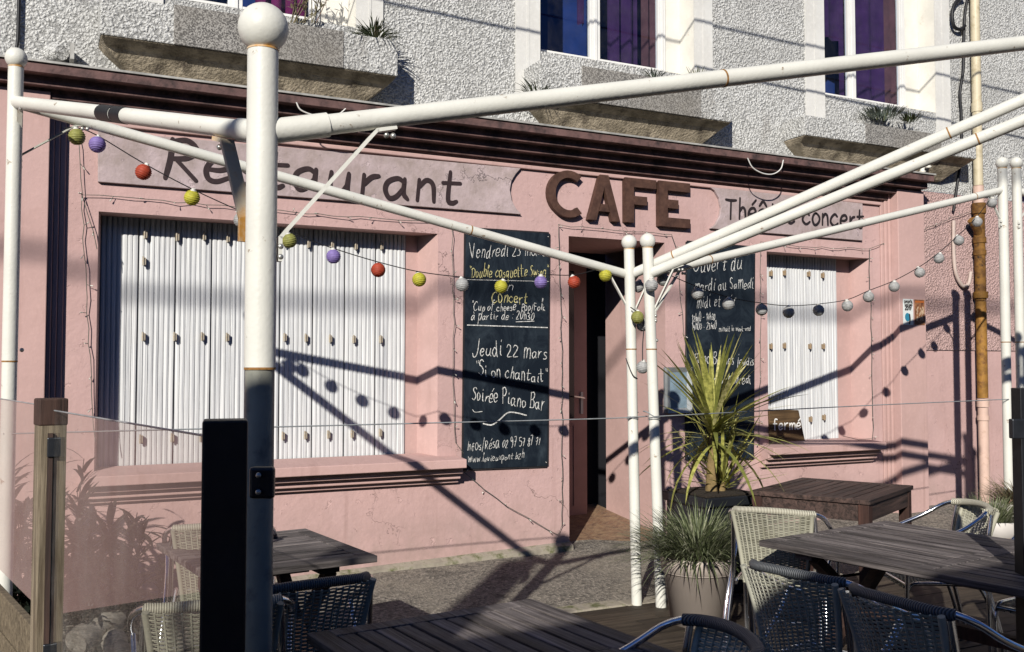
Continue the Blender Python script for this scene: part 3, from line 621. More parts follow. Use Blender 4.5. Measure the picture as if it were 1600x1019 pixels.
# chalkboards
def board(c, label):
    P_ = [atY(*p, W - .02) for p in c]; b = thing('chalkboard', label, 'chalkboard', (P_[3] + P_[2]) / 2)
    pl = [(p.x, p.z) for p in P_]; MB().prism(pl, W - .022, W - .001).build('slate', m_board, b)
    f = MB(); e = .008
    for i in range(4):
        a, q = V((pl[i][0], W - .012, pl[i][1])), V((pl[(i + 1) % 4][0], W - .012, pl[(i + 1) % 4][1])); f.bar(a, q, .026, .010, V((0, 1, 0)))
    f.build('edge_trim', m_boardedge, b)
    for p in P_: s_ = MB(); s_.sphere((p.x * .97 + sum(q.x for q in P_) / 4 * .03, W - .026, p.z * .97 + sum(q.z for q in P_) / 4 * .03), .006, 8, 6); s_.build('screw', m_bolt, b)
    return b
b1 = board([(728, 357), (858, 365), (855, 728), (724, 733)], 'tall black chalkboard left of the door listing concert evenings')
YB = W - .022
def line(b, txt, p, q, xh, wd=.0078, mat=m_chalk, **k):
    mb = MB(); img_text(mb, txt, p, q, xh * 1.06, wd * .78, YB, jit=1.3, loose=1.0, taper=.35, **k); mb.build('chalk_line', mat, b)
def rule(b, pts, wd=.008, mat=m_chalk):
    mb = MB(); ribbon(mb, [(atY(*p, YB).x, atY(*p, YB).z) for p in pts], wd, YB - .004, 0); mb.build('chalk_rule', mat, b)
line(b1, 'Vendredi 23 mars', (734, 403), (851, 400), .075)
line(b1, '"Double casquette Swing"', (733, 434), (855, 432), .055, mat=m_chalky)
rule(b1, [(729, 437), (857, 440)], .005); line(b1, 'En', (778, 455), (800, 454), .06); line(b1, 'Concert', (768, 473), (823, 474), .062, .010, m_chalky)
line(b1, '"Cup of cheese" Pop/Folk', (736, 486), (851, 485), .042); line(b1, 'à partir de : 20h30', (736, 499), (833, 499), .042); rule(b1, [(806, 503), (834, 502)], .006)
rule(b1, [(730, 508), (855, 512)]); line(b1, 'Jeudi 22 mars', (740, 553), (853, 561), .075, .010); line(b1, '"Si on chantait"', (742, 586), (853, 598), .064, .010)
line(b1, 'Soirée Piano Bar', (737, 624), (849, 641), .070, .010); rule(b1, [(755, 662), (768, 664), (780, 656), (793, 645), (806, 645), (822, 649)], .011); rule(b1, [(738, 640), (742, 644), (753, 643)], .005)
line(b1, 'Infos/Résa 02 97 57 87 71', (730, 704), (842, 695), .048, .007); line(b1, 'www.levieuxpont.bzh', (731, 723), (818, 716), .036, .006)
b2 = board([(1074, 378), (1179, 387), (1177, 716), (1073, 718)], 'black chalkboard right of the door with opening hours, partly behind the yucca')
line(b2, 'Ouvert du', (1083, 425), (1158, 421), .090, .010); line(b2, 'mardi au Samedi', (1085, 456), (1176, 450), .066, .010); line(b2, 'midi et soir', (1088, 481), (1150, 477), .066)
line(b2, '12h00 - 14h30', (1081, 503), (1116, 500), .044, .007); line(b2, '19h00 - 23h00', (1081, 516), (1118, 513), .044, .007); line(b2, 'minuit le week-end', (1123, 518), (1172, 517), .028, .006)
line(b2, 'Piano Bar les jeudis', (1084, 566), (1177, 572), .062, .009); line(b2, 'Concerts vendredi', (1086, 598), (1172, 600), .062, .009)
# menu case, posters, small wooden sign
Yc = W - .07; a, b = atY(1043, 574, Yc), atY(1082, 645, Yc)
cs = thing('menu_case', 'grey metal wall case with sloped frame left of the second chalkboard', 'wall case', ((a.x + b.x) / 2, W, b.z))
MB().box(a.x, b.x, Yc + .03, W - .001, b.z, a.z).build('case_body', m_case, cs, bevel=.004)
f = MB(); t = .045
for (p, q, r_, s_) in (((a.x, a.z), (b.x, a.z), (b.x - t, a.z - t), (a.x + t, a.z - t)), ((b.x, a.z), (b.x, b.z), (b.x - t, b.z + t), (b.x - t, a.z - t)), ((b.x, b.z), (a.x, b.z), (a.x + t, b.z + t), (b.x - t, b.z + t)), ((a.x, b.z), (a.x, a.z), (a.x + t, a.z - t), (a.x + t, b.z + t))):
    f.quad((p[0], Yc, p[1]), (q[0], Yc, q[1]), (r_[0], Yc + .025, r_[1]), (s_[0], Yc + .025, s_[1]))
f.build('case_frame', m_case, cs); MB().box(a.x + t, b.x - t, Yc + .027, Yc + .0295, b.z + t, a.z - t).build('case_window', m_caseg, cs)
def poster(c, label, kind):
    Yp = W - .158; a, b = atY(c[0], c[1], Yp), atY(c[2], c[3], Yp); w_, h_ = b.x - a.x, a.z - b.z
    p = thing('poster', label, 'poster', ((a.x + b.x) / 2, Yp, b.z)); y = Yp
    base = simple(kind + '_poster_paper', (.70, .74, .72) if kind == 'white' else (.12, .03, .02), .6, 0, .1 if kind == 'white' else .5, 20, c2=None if kind == 'white' else (.42, .20, .09))
    MB().box(a.x, b.x, y - .002, y, b.z, a.z).build('paper', base, p)
    if kind == 'white':
        mb = MB(); lettering(mb, '2017', (a.x + w_ * .2, a.z - h_ * .42), (b.x - w_ * .2, a.z - h_ * .42), .028, .012, y - .003); lettering(mb, 'concerts', (a.x + w_ * .12, a.z - h_ * .14), (b.x - w_ * .12, a.z - h_ * .14), .020, .007, y - .003); lettering(mb, 'festival', (a.x + w_ * .15, a.z - h_ * .26), (b.x - w_ * .1, a.z - h_ * .26), .018, .006, y - .003)
        mb.build('print', m_paintk, p)
        mb = MB(); mb.add([(a.x + w_ * (.42 + .25 * math.cos(k * math.pi / 8)), y - .003, b.z + h_ * .30 + w_ * .3 * math.sin(k * math.pi / 8)) for k in range(16)], [tuple(range(16))]); mb.build('blue_disc', simple('poster_blue', (.03, .22, .34), .6), p)
        mb = MB(); ribbon(mb, [(a.x + w_ * .62, b.z + h_ * .4), (a.x + w_ * .66, b.z + h_ * .22), (a.x + w_ * .6, b.z + h_ * .06)], .02, y - .004, 0); mb.build('dark_figure_shape', m_paintk, p)
    else:
        mb = MB(); rr = random.Random(4)
        for k in range(16):
            x_ = a.x + w_ * rr.uniform(.12, .85); z_ = b.z + h_ * rr.uniform(.25, .8); ribbon(mb, [(x_, z_), (x_ + rr.uniform(-.02, .02), z_ - .03)], .016, y - .003, k)
        mb.build('print', simple('poster_cream', (.5, .36, .24), .6, 0, .4, 60), p)
        MB().box(a.x + .01, b.x - .01, y - .0032, y - .0022, a.z - h_ * .12, a.z - h_ * .05).build('band', simple('poster_orange', (.5, .14, .03), .6), p)
poster((1410.5, 467, 1427, 508), 'white poster dated 2017 with a blue disc on the right pilaster', 'white')
poster((1428.5, 468, 1445, 508), 'dark red brown poster on the right pilaster next to the white one', 'dark')
Yf = W - .05; c = [atY(*p, Yf) for p in [(1204, 690), (1202, 640), (1248, 641), (1258, 689)]]
fs = thing('closed_sign', 'small rough wooden board with white word fermé standing on the right sill', 'sign', (c[0] + c[3]) / 2)
MB().prism([(p.x, p.z) for p in c], Yf, Yf + .025).build('wood_board', m_signwood, fs, bevel=.004)
mb = MB(); img_text(mb, 'fermé', (1208, 672), (1250, 670), .062, .014, Yf); mb.build('lettering', m_whitepaint, fs)

# ------------------------------------------------------------------ pipes and cables on the wall
dp = thing('downpipe', 'rainwater downpipe, cream at the top, rusty brown in the middle, pink at the foot', 'downpipe', (X(1540, 760, W - .08), W - .08, .1))
Yp = W - .075
def pipe_seg(ys, r, mat, name, xoff=0):
    P_ = [atY(1524 + 16 * (y_ / 760) + xoff, y_, Yp) for y_ in ys]; MB().tube([(P_[0].x, Yp, p.z) for p in P_], r, 16).build(name, mat, dp)
xp_ = X(1530, 350, Yp)
def seg(y0, y1, r, mat, name):
    MB().tube([(xp_, Yp, Z(1530, y0, Yp)), (xp_, Yp, Z(1530, y1, Yp))], r, 16).build(name, mat, dp)
MB().tube([(xp_, Yp, 7.4), (xp_, Yp, Z(1528, 290, Yp))], .052, 16).build('upper_pipe', m_pip_cream, dp)
seg(162, 176, .060, m_pip_cream, 'pipe_joint'); seg(291, 318, .058, m_pip_pink, 'pipe_joint'); seg(319, 470, .060, m_pip_rust, 'middle_pipe'); seg(318, 334, .075, m_pip_rust, 'pipe_joint'); seg(371, 380, .072, m_pip_rust, 'pipe_collar'); seg(391, 399, .070, m_pip_rust, 'pipe_collar'); seg(456, 466, .078, m_pip_och, 'pipe_joint')
seg(471, 622, .058, m_pip_och, 'middle_pipe'); seg(623, 636, .066, m_pip_pink, 'pipe_joint'); seg(637, 800, .056, m_pip_pink, 'lower_pipe'); seg(650, 657, .066, m_pip_pink, 'pipe_collar')
zj = Z(1530, 362, Yp); MB().tube(cr([(xp_, Yp, zj - .05), (xp_ - .06, Yp - .02, zj + .02), (xp_ - .13, Yp - .03, zj + .08), (xp_ - .17, Yp - .03, zj + .12)], 4), [.045] * 13 , 14).build('branch_stub', m_pip_rust, dp)
cb = MB(); Yk = W - .03
cb.tube(cr([atY(*p, Yk) for p in [(1517, -30), (1508, 20), (1506, 60), (1505, 110), (1500, 145), (1502, 180), (1502, 240), (1494, 300), (1490, 330)]], 6), .016, 8)
cb.tube(cr([atY(*p, Yk - .02) for p in [(1507, -5), (1496, 0), (1488, 18), (1490, 40), (1500, 46), (1508, 40)]], 6), .020, 8)
tag(cb.build('wall_cable', m_cable), 'thick black cable with a loop hanging on the wall beside the downpipe', 'cable')
cb = MB(); cb.tube(cr([atY(*p, Yk) for p in [(1490, 345), (1490, 390), (1493, 425), (1503, 446), (1513, 444), (1517, 425)]], 6), .020, 10)
tag(cb.build('conduit_hook', m_conduit), 'pale conduit pipe ending in an upward hook on the roughcast wall', 'conduit')
cb = MB(); Yk2 = W - .03; cb.tube(cr([atY(*p, Yk2) for p in [(30, -20), (29, 30), (28, 60), (26, 75)]], 4), .012, 8)
tag(cb.build('wall_wire', m_cable), 'thin dark wire running down the white wall at the far left', 'cable')
vt = thing('vent_cowl', 'small rendered vent spout on the white wall above the left pilaster', 'vent', atY(95, 95, W))
p = atY(84, 88, W); f = MB(); f.tube([(p.x, W - .0, p.z + .02), (p.x + .05, W - .11, p.z)], [.075, .05], 14); f.build('spout', m_dash, vt)
f = MB(); f.box(p.x + .10, p.x + .125, W - .2, W - .001, p.z - .06, p.z + .05); f.build('flap', m_lead, vt)
isl = thing('insulator_bracket', 'white porcelain wire insulators on a bracket at the cornice end', 'insulator', atY(1440, 270, W - .2))
p = atY(1441, 266, W - .2)
for k, (dx, dz) in enumerate(((0, 0), (.09, .06))):
    f = MB(); f.tube([p + V((dx, 0, dz - .03)), p + V((dx, 0, dz - .015)), p + V((dx, 0, dz)), p + V((dx, 0, dz + .03))], [.024, .038, .022, .032], 12); f.build('insulator', m_fit, isl)
f = MB(); f.tube([p + V((-.12, .05, -.05)), p + V((0, 0, -.03)), p + V((.1, 0, .03)), p + V((.12, .19, .02))], .008, 6); f.build('bracket', m_blackmetal, isl)
# loops of white wire in front of the cornice
for (pts, lab) in (([(463, 160), (470, 172), (490, 180), (512, 183), (530, 178), (540, 170)], 'white wire loop hanging from the cornice above the restaurant sign'), ([(1168, 247), (1176, 262), (1192, 271), (1208, 272), (1220, 264), (1224, 250)], 'white wire loop hanging from the cornice right of the cafe letters')):
    cb = MB(); cb.tube(cr([atY(*q, W - .32) for q in pts], 5), .006, 6); tag(cb.build('wire_loop', m_wirew), lab, 'wire')

# ------------------------------------------------------------------ fairy light strings
def fairy(paths, label, Y=W - .025):
    t = thing('fairy_lights', label, 'fairy lights', atY(*paths[0][0], Y)); wr = MB(); bu = MB(); rr = random.Random(label)
    for path in paths:
        P_ = [atY(*q, Y) for q in path]; out = [P_[0]]
        for i in range(len(P_) - 1):
            n = max(1, int((P_[i + 1] - P_[i]).length / .10))
            for j in range(1, n + 1): out.append(P_[i].lerp(P_[i + 1], j / n) + V((rr.uniform(-.008, .008), rr.uniform(-.008, .006), rr.uniform(-.008, .008))))
        wr.tube(out, .0028, 5); 
        for i in range(0, len(out) - 1, 2):
            d = V((rr.uniform(-1, 1), rr.uniform(-.8, .1), rr.uniform(-1, .6))).normalized() * rr.uniform(.03, .055)
            wr.tube([out[i], out[i] + d * .6], .0022, 4); bu.tube([out[i] + d * .6, out[i] + d], .0042, 5)
    wr.build('wire', m_wire, t); bu.build('bulbs', m_bulb, t); tag(t.children[1], kind='stuff')
fairy([[(120, 205), (128, 304), (300, 318), (500, 335), (640, 345), (706, 348), (708, 450), (709, 600), (712, 690), (724, 708)], [(128, 304), (133, 420), (140, 560), (148, 690)], [(128, 304), (152, 390)]], 'fairy light string framing the big left shop window')
fairy([[(725, 738), (790, 790), (872, 835), (878, 820), (878, 600), (873, 352), (960, 360), (1050, 367), (1056, 385), (1064, 470), (1072, 560)]], 'fairy light string framing the doorway and crossing the wall below the chalkboard')
fairy([[(1186, 690), (1188, 560), (1188, 378), (1260, 386), (1358, 389), (1361, 480), (1363, 600), (1364, 684), (1340, 688), (1318, 682)], [(1358, 389), (1440, 360), (1530, 325)]], 'fairy light string framing the right shop window')

# ------------------------------------------------------------------ pergolas
def post(parent, bot, top, r, ball, joint=None, low=None, bolts=()):
    bot, top = V(bot), V(top)
    pm = MB()
    if joint:
        J = bot.lerp(top, (joint - bot.z) / (top.z - bot.z)); pm.tube([J, top], r, 24); p = pm.build('post', m_tube, parent)
        q = MB(); q.tube([bot, J], r * .94 if low else r * .97, 24); q.build('lower_tube', low or m_tube, p); q = MB(); q.tube([J - V((0, 0, .004)), J + V((0, 0, .004))], r * 1.012, 24); q.build('joint_ring', m_rust, p)
    else:
        pm.tube([bot, top], r, 24); p = pm.build('post', m_tube, parent)
    q = MB(); q.tube([top, top + V((0, 0, .006))], r * 1.03, 24); q.build('cap', m_rustbar, p)
    q = MB(); q.sphere(top + V((0, 0, ball * .94)), ball, 28, 18); q.build('ball_finial', m_tube, p)
    for b in bolts: q = MB(); q.sphere(b, .012, 10, 8); q.build('bolt', m_bolt, p)
    return p
def beam(parent, a, b, r, collars=(), mat=None, sleeve=None):
    a, b = V(a), V(b); m_ = MB(); m_.tube([a, b], r, 20); o = m_.build('beam', mat or m_tube, parent)
    for t in collars:
        c = a.lerp(b, t); d = (b - a).normalized() * .004; q = MB(); q.tube([c - d, c + d], r * 1.05, 20); q.build('joint_ring', m_rust, o)
    if sleeve:
        c = a.lerp(b, sleeve); q = MB(); q.tube([a, c], r * 1.18, 20); q.build('sleeve', m_tube, o)
    return o
def brace(parent, a, b, wd=.02, th_=.008, mat=None, nb=2):
    a, b = V(a), V(b); d = (b - a).normalized(); m_ = MB(); m_.bar(a, b, wd, th_); m_.bar(a - V((0, 0, .08)), a + V((0, 0, .004)), wd, th_ * 1.1, d); 
    hb = V((d.x, d.y, 0)); hb.normalize(); m_.bar(b - d * .003, b + hb * .07 + V((0, 0, d.z * .02)), wd, th_ * 1.1); o = m_.build('brace', mat or m_tube, parent)
    for k in range(nb): q = MB(); q.sphere(a + V((0, 0, -.03 - .035 * k)) + V((.0, -.012, 0)), .011, 8, 6); q.build('bolt', m_bolt, o)
    q = MB(); q.sphere(b + hb * .035 + V((0, 0, -.014)), .011, 8, 6); q.sphere(b + hb * .06 + V((0, 0, -.014)), .011, 8, 6); q.build('bolt_pair', m_bolt, o); return o
d1 = 3.25
J1 = atD(411, 207, d1); T1 = atD(411, 80, d1); J2 = atD(24, 160, 5.09); T2 = atD(25, 106, 5.09); J3 = atD(984, 430, 6.84); T3 = atD(983, 390, 6.83)
J4 = atD(1868, 36, 5.2); J3b = atD(1012, 429, 6.72); T3b = atD(1012, 388, 6.72); B3 = V((3.746, 5.603, -.02)); B3b = V((3.865, 5.485, -.02))
J5 = atD(1566, 297, 8.76); T5 = atD(1566, 264, 8.76); J5b = atD(1588, 297, 8.84); T5b = atD(1588, 264, 8.84)
J4b = atD(1900, 64.5, 5.15)
pg = thing('pergola_frame', 'white tubular terrace frame with the big ball topped post in front and sloping beams', 'pergola', (1.4, 3.4, 0))
zj1 = atD(411, 576, d1).z
post(pg, (J1.x, J1.y, 0), T1, .0515, .084, zj1, m_galv)
qb = pg.children[0]; bp = atD(399, 535, d1 - .050); f = MB(); f.sphere(bp, .017, 12, 8); f.build('bolt', m_blackmetal, qb); f = MB(); f.sphere(bp + V((0, 0, -.002)) + V((-bp.x, -bp.y, 0)).normalized() * .012, .010, 8, 6); f.build('bolt_head', m_bolt, qb)
post(pg, (J2.x, J2.y, 0), T2, .038, .055, atD(22, 565, 5.2).z, None, [atD(34, 547, 5.16)])
post(pg, B3, T3, .037, .0545, atD(986, 546, 6.83).z, None, [atD(985, 532, 6.79)]); post(pg, (J4.x, J4.y, 0), J4 + V((0, 0, .2)), .036, .055)
beam(pg, J1, J2, .034, (), None, .06); beam(pg, J2, J3, .0315, (.68,)); beam(pg, J3, J4, .036, (.10, .63)); beam(pg, J1, J4, .036, (.378,), None, .0445)
q_ = MB(); q_.tube([J1.lerp(J2, .44), J1.lerp(J2, .482)], .0365, 18); q_.tube([J1.lerp(J2, .486), J1.lerp(J2, .542)], .0362, 18); q_.build('black_tape', m_black, pg)
t_ = J1.lerp(J4, .080); brace(pg, atD(437, 372, d1), t_ + V((0, 0, -.04)), .032, .012)
brace(pg, atD(384, 342, d1 + .05), J1.lerp(J2, .098) + V((0, 0, -.045)), .05, .014, m_rustbar, 0)
brace(pg, atD(32, 243, 5.15), J2.lerp(J3, .075) + V((0, 0, -.035)), .014, .008, m_galv); brace(pg, atD(27, 243, 5.13), J2.lerp(J1, .03) + V((0, 0, -.03)), .026, .010, m_tubeold, 0)
brace(pg, atD(981, 482, 6.80), J2.lerp(J3, .955) + V((0, 0, -.03)), .022, .010); brace(pg, atD(994, 482, 6.80), J3.lerp(J4, .055) + V((0, 0, -.03)), .022, .010)
pg2 = thing('pergola_frame', 'second white tubular frame standing from the centre pair of posts to the far right posts', 'pergola', (5.2, 4.6, 0))
post(pg2, B3b, T3b, .037, .0545, atD(1017, 546, 6.72).z, None, [atD(1026, 532, 6.69)]); post(pg2, (J5.x, J5.y, .1), T5, .042, .056, atD(1570, 535, 8.76).z, None, [atD(1576, 526, 8.71)])
beam(pg2, J3b, J4b, .036, (.644,)); beam(pg2, J3b, J5, .032, (.14, .9)); post(pg2, (J4b.x, J4b.y, 0), J4b + V((0, 0, .2)), .036, .055)
brace(pg2, atD(1021, 487, 6.69), J3b.lerp(J4b, .06) + V((0, 0, -.03)), .022, .010); brace(pg2, atD(1023, 487, 6.68), J3b.lerp(J5, .07) + V((0, 0, -.03)), .022, .010)
brace(pg2, atD(1562, 342, 8.72), J3b.lerp(J5, .955) + V((0, 0, -.03)), .018, .010)
pg3 = thing('pergola_frame', 'third white tubular frame, its post paired behind the far right post', 'pergola', (8.2, 4.9, 0))
post(pg3, (J5b.x, J5b.y, .1), T5b, .041, .056, atD(1592, 535, 8.84).z)
J6 = J5b + V((2.9, -.6, -.75)); beam(pg3, J5b, J6, .032, (.1,)); post(pg3, (J6.x, J6.y, .1), J6 + V((0, 0, .2)), .041, .056); brace(pg3, atD(1590, 345, 8.79), J5b.lerp(J6, .08), .018, .010)

# ------------------------------------------------------------------ lanterns on their cables
def on_plane(px, py, A, B):          # point seen at (px,py) in the vertical plane through A and B
    d = ray(px, py); e = B - A; n = V((-e.y, e.x, 0)); k = n.dot(A - CAM) / n.dot(d); return CAM + d * k
LC = {'olive': (.36, .36, .10), 'purple': (.30, .22, .55), 'red': (.50, .075, .035), 'yellow': (.60, .56, .06), 'grey': (.50, .50, .49)}
LM = {}
for k, c in LC.items():
    s = NT(k + '_paper'); nz = s.noise(50, 4); cc = s.mix(s.ramp(nz, .35, .65), mul(c, .75), mul(c, 1.12)); s.P('Base Color', cc); s.P('Roughness', .6)
    tr = s.n('BsdfTranslucent', Color=cc); mx = s.n('MixShader', Fac=.3); s.t.links.new(s.b.outputs[0], mx.inputs[1]); s.t.links.new(tr.outputs[0], mx.inputs[2]); s.t.links.new(mx.outputs[0], s.out.inputs[0]); LM[k] = s.m
prot = {}
def lantern(colr, P, label, r=.045):
    if colr not in prot:
        t = thing('paper_lantern', label, 'lantern', (0, 0, 0), 'ribbed paper lanterns on the cables'); nr = 9; prof = []
        for i in range(nr * 3 + 1):
            a = .16 * math.pi + .70 * math.pi * i / (nr * 3) if False else math.pi * (.10 + .80 * i / (nr * 3)); k = 1 - (0.10 if i % 3 == 0 else 0); prof.append((r * k * math.sin(a), -r * k * math.cos(a)))
        MB().lathe((0, 0, 0), prof, 22).build('paper_shade', LM[colr], t, origin=(0, 0, 0))
        f = MB(); f.tube([V((r * .32 * math.cos(a * .5236), r * .32 * math.sin(a * .5236), r * .95)) for a in range(13)], .003, 5); f.tube([(0, 0, r * 1.2), (0, 0, r * .5)], .012, 8); f.build('socket', m_wirew, t, origin=(0, 0, 0)); prot[colr] = t
    else: t = copy_tree(prot[colr])
    t['label'] = label; t['group'] = 'ribbed paper lanterns on the cables'; t['category'] = 'lantern'; t.location = P; t.rotation_euler = (R.uniform(-.35, .35), R.uniform(-.35, .35), R.uniform(0, 6)); return t
LL = [(120, 214, 'olive', 'olive lantern hanging from the left post brace, first on the left cable'), (152, 226, 'purple', 'purple lantern hanging in front of the left end of the restaurant sign'),
      (224, 269, 'red', 'dark red lantern over the restaurant sign left of the letter R'), (300, 309, 'yellow', 'yellow lantern just below the restaurant sign, left of the big post'),
      (377, 344, 'grey', 'grey lantern half hidden behind the left edge of the big post'), (452, 376, 'olive', 'olive lantern just right of the big post'), (521, 401, 'purple', 'purple lantern in front of the white left shutters'),
      (591, 422, 'red', 'dark red lantern in front of the right end of the left shutters'), (655, 437, 'yellow', 'yellow lantern in front of the pink window jamb'), (722, 445, 'grey', 'grey lantern at the left edge of the concert chalkboard'),
      (783, 448, 'yellow', 'yellow lantern in front of the middle of the concert chalkboard'), (845, 441, 'purple', 'purple lantern in front of the right edge of the concert chalkboard'), (897, 441, 'red', 'bright red lantern at the left side of the doorway'), (946, 430, 'yellow', 'yellow lantern half hidden behind the beam in the doorway')]
LR = [(1036, 437, 'grey', 'grey lantern right behind the top of the right centre post'), (1090, 459, 'grey', 'grey lantern in front of the opening hours chalkboard, upper one'), (1138, 475, 'grey', 'grey lantern in front of the opening hours chalkboard, lower one'), (1190, 484, 'grey', 'grey lantern between the right chalkboard and the right shutters'),
      (1232, 488, 'grey', 'lowest grey lantern in front of the left half of the right shutters'), (1279, 485, 'grey', 'grey lantern in front of the right half of the right shutters'), (1324, 478, 'grey', 'grey lantern in front of the right window jamb'), (1357, 464, 'grey', 'grey lantern in front of the fairy lights at the right window corner'),
      (1397, 448, 'grey', 'grey lantern in front of the moulded right pilaster'), (1437, 426, 'grey', 'grey lantern at the outer edge of the right pilaster, above the posters'), (1467, 404, 'grey', 'grey lantern in front of the pink roughcast wall left of the conduit'), (1498, 376, 'grey', 'grey lantern next to the pale conduit pipe'), (1527, 347, 'grey', 'grey lantern in front of the rusty downpipe'), (1550, 317, 'grey', 'grey lantern highest on the right cable under the far beam')]
def garland(L, A, B, ends, label):
    P_ = []
    for (px, py, c, lab) in L: p = on_plane(px, py, A, B); lantern(c, p, lab); P_.append(p)
    pts = [on_plane(*ends[0], A, B)] + [p + V((0, 0, .050)) for p in P_] + [on_plane(*ends[1], A, B)]
    cb = MB(); cb.tube(cr(pts, 4), .0033, 6); tag(cb.build('lantern_cable', m_cable), label, 'cable')
garland(LL, J2, J3, ((100, 200), (980, 425)), 'thin dark cable carrying coloured lanterns from the left post to the centre posts')
garland(LR, J3b, J5, ((1022, 425), (1560, 302)), 'thin dark cable carrying grey lanterns from the centre posts to the far right posts')
for (px, py, c, dz, lab) in ((996, 496, 'olive', 6.69, 'olive lantern hanging between the two centre posts below the braces'), (1004, 508, 'grey', 6.79, 'grey lantern tucked behind the olive one between the centre posts'), (1004, 574, 'grey', 6.73, 'grey lantern hanging alone lowest between the centre posts'), (997, 448, 'grey', 6.95, 'grey lantern behind the top of the left centre post'), (1018, 446, 'grey', 6.62, 'grey lantern in front of the top of the right centre post')):
    lantern(c, atD(px, py, dz), lab)
lantern('purple', atD(1599, 308, 8.95), 'purple lantern at the far right edge behind the paired posts')
cb = MB(); cb.tube(cr([atD(q[0], q[1], q[2] * 1.2785) for q in [(985, 480, 5.25), (996, 488, 5.24), (1006, 500, 5.28), (1004, 540, 5.27), (1004, 566, 5.25)]], 4), .004, 5)
cb.tube(cr([atD(q[0], q[1], q[2] * 1.2785) for q in [(978, 560, 5.27), (988, 585, 5.24), (996, 592, 5.26)]], 4), .004, 5); cb.tube(cr([atD(q[0], q[1], q[2] * 1.2785) for q in [(983, 625, 5.27), (990, 637, 5.24), (997, 645, 5.26)]], 4), .004, 5); cb.tube(cr([atD(q[0], q[1], q[2] * 1.2785) for q in [(1018, 660, 5.2), (1026, 690, 5.19), (1030, 722, 5.2)]], 4), .004, 5)
cb_ = cb
tag(cb.build('loose_cable', m_cable), 'loose dark cable twisted around the two centre posts', 'cable')

wz = lambda P, z: V((P.x, P.y, z))
q3 = B3.lerp(T3, .52); q3b = B3b.lerp(T3b, .52); cb = MB(); n_ = V((-J3.x, -J3.y, 0)).normalized()
pw = [wz(J2, 1.29) + n_ * .04, wz(J2, 1.29).lerp(wz(q3, 1.29), .5) + V((0, 0, -.006)), wz(q3, 1.285) + n_ * .043, wz(q3, 1.30).lerp(wz(q3b, 1.30), .5) + n_ * .03 + V((0, 0, .03)), wz(q3b, 1.295) + n_ * .043]
cb.tube(cr(pw, 8), .0042, 5); cb.tube(cr([wz(q3b, 1.295) + n_ * .043, wz(q3b, 1.30).lerp(wz(J5, 1.345), .5), wz(J5, 1.345) + n_ * .05], 6), .0042, 5)
for q_ in (q3, q3b):
    for dz in (0, .012): cb.tube([wz(q_, 1.275 + dz) + V((.042 * math.cos(a * .5236), .042 * math.sin(a * .5236), .004 * math.sin(a))) for a in range(13)], .003, 5)
tag(cb.build('tension_wire', m_case), 'thin grey wire strung waist high between the pergola posts and wound around the centre pair', 'wire')

# ------------------------------------------------------------------ tables
def bx(cx, cy, cz, hx, hy, hz): return MB().box(cx - hx, cx + hx, cy - hy, cy + hy, cz - hz, cz + hz)
def table(label, loc, rot, L, Wd, kind, tm, lm, H=.74, group='weathered wooden slat tables on the terrace'):
    t = thing('slat_table', label, 'table', (0, 0, 0), group); bw = .075
    f = MB(); f.box(-L / 2, L / 2, -Wd / 2, -Wd / 2 + bw - .002, H - .032, H); f.box(-L / 2, L / 2, Wd / 2 - bw + .002, Wd / 2, H - .032, H)
    f.box(-L / 2, -L / 2 + bw, -Wd / 2 + bw, Wd / 2 - bw, H - .032, H - .0005); f.box(L / 2 - bw, L / 2, -Wd / 2 + bw, Wd / 2 - bw, H - .032, H - .0005)
    if L > 1.3: f.box(-.04, .04, -Wd / 2 + bw, Wd / 2 - bw, H - .034, H - .0007)
    n = int(round((Wd - 2 * bw) / .068)); sw = (Wd - 2 * bw) / n
    for i in range(n):
        y = -Wd / 2 + bw + i * sw
        for a, b in (((-L / 2 + bw + .001, -.041), (.041, L / 2 - bw - .001)) if L > 1.3 else ((-L / 2 + bw + .001, L / 2 - bw - .001),)): f.box(a, b, y + .0055, y + sw - .0055, H - .026, H - .001 - R.random() * .003)
    top = f.build('tabletop', tm, t, origin=(0, 0, 0), bevel=.003)
    if kind == 'square':
        lw_ = .075; ap = .115
        for sx in (-1, 1):
            for sy in (-1, 1): bx(sx * (L / 2 - lw_ / 2 - .012), sy * (Wd / 2 - lw_ / 2 - .012), (H - .036) / 2, lw_ / 2, lw_ / 2, (H - .036) / 2).build('leg', lm, t, bevel=.004)
        for sx in (-1, 1): bx(sx * (L / 2 - .032), 0, H - .034 - ap / 2, .014, Wd / 2 - lw_ - .014, ap / 2).build('apron', tm, t)
        for sy in (-1, 1): bx(0, sy * (Wd / 2 - .032), H - .034 - ap / 2, L / 2 - lw_ - .014, .014, ap / 2).build('apron', tm, t)
    else:
        for sx in (-1, 1):
            x = sx * (L / 2 - .2)
            for sy in (-1, 1):
                q = MB(); q.bar((x + sy * .025, sy * (Wd / 2 - .1), .0), (x + sy * .025, -sy * (Wd / 2 - .16), H - .08), .045, .06, V((1, 0, 0))); q.build('leg', lm, t)
            bx(x, 0, H - .055, .05, Wd / 2 - .1, .022).build('support_rail', tm, t)
        for sy in (-1, 1): bx(0, sy * (Wd / 2 - .22), H - .058, L / 2 - .26, .014, .025).build('apron', tm, t)
        bx(0, 0, .36, L / 2 - .23, .025, .03).build('stretcher', lm, t)
    t.location = loc; t.rotation_euler = (0, 0, rot); return t
def corner_place(A, ang, sL, sW, L, Wd):  # centre from a known corner
    u = V((math.cos(ang), math.sin(ang), 0)); v = V((-u.y, u.x, 0)); return V((A[0], A[1], 0)) + u * (sL * L / 2) + v * (sW * Wd / 2)
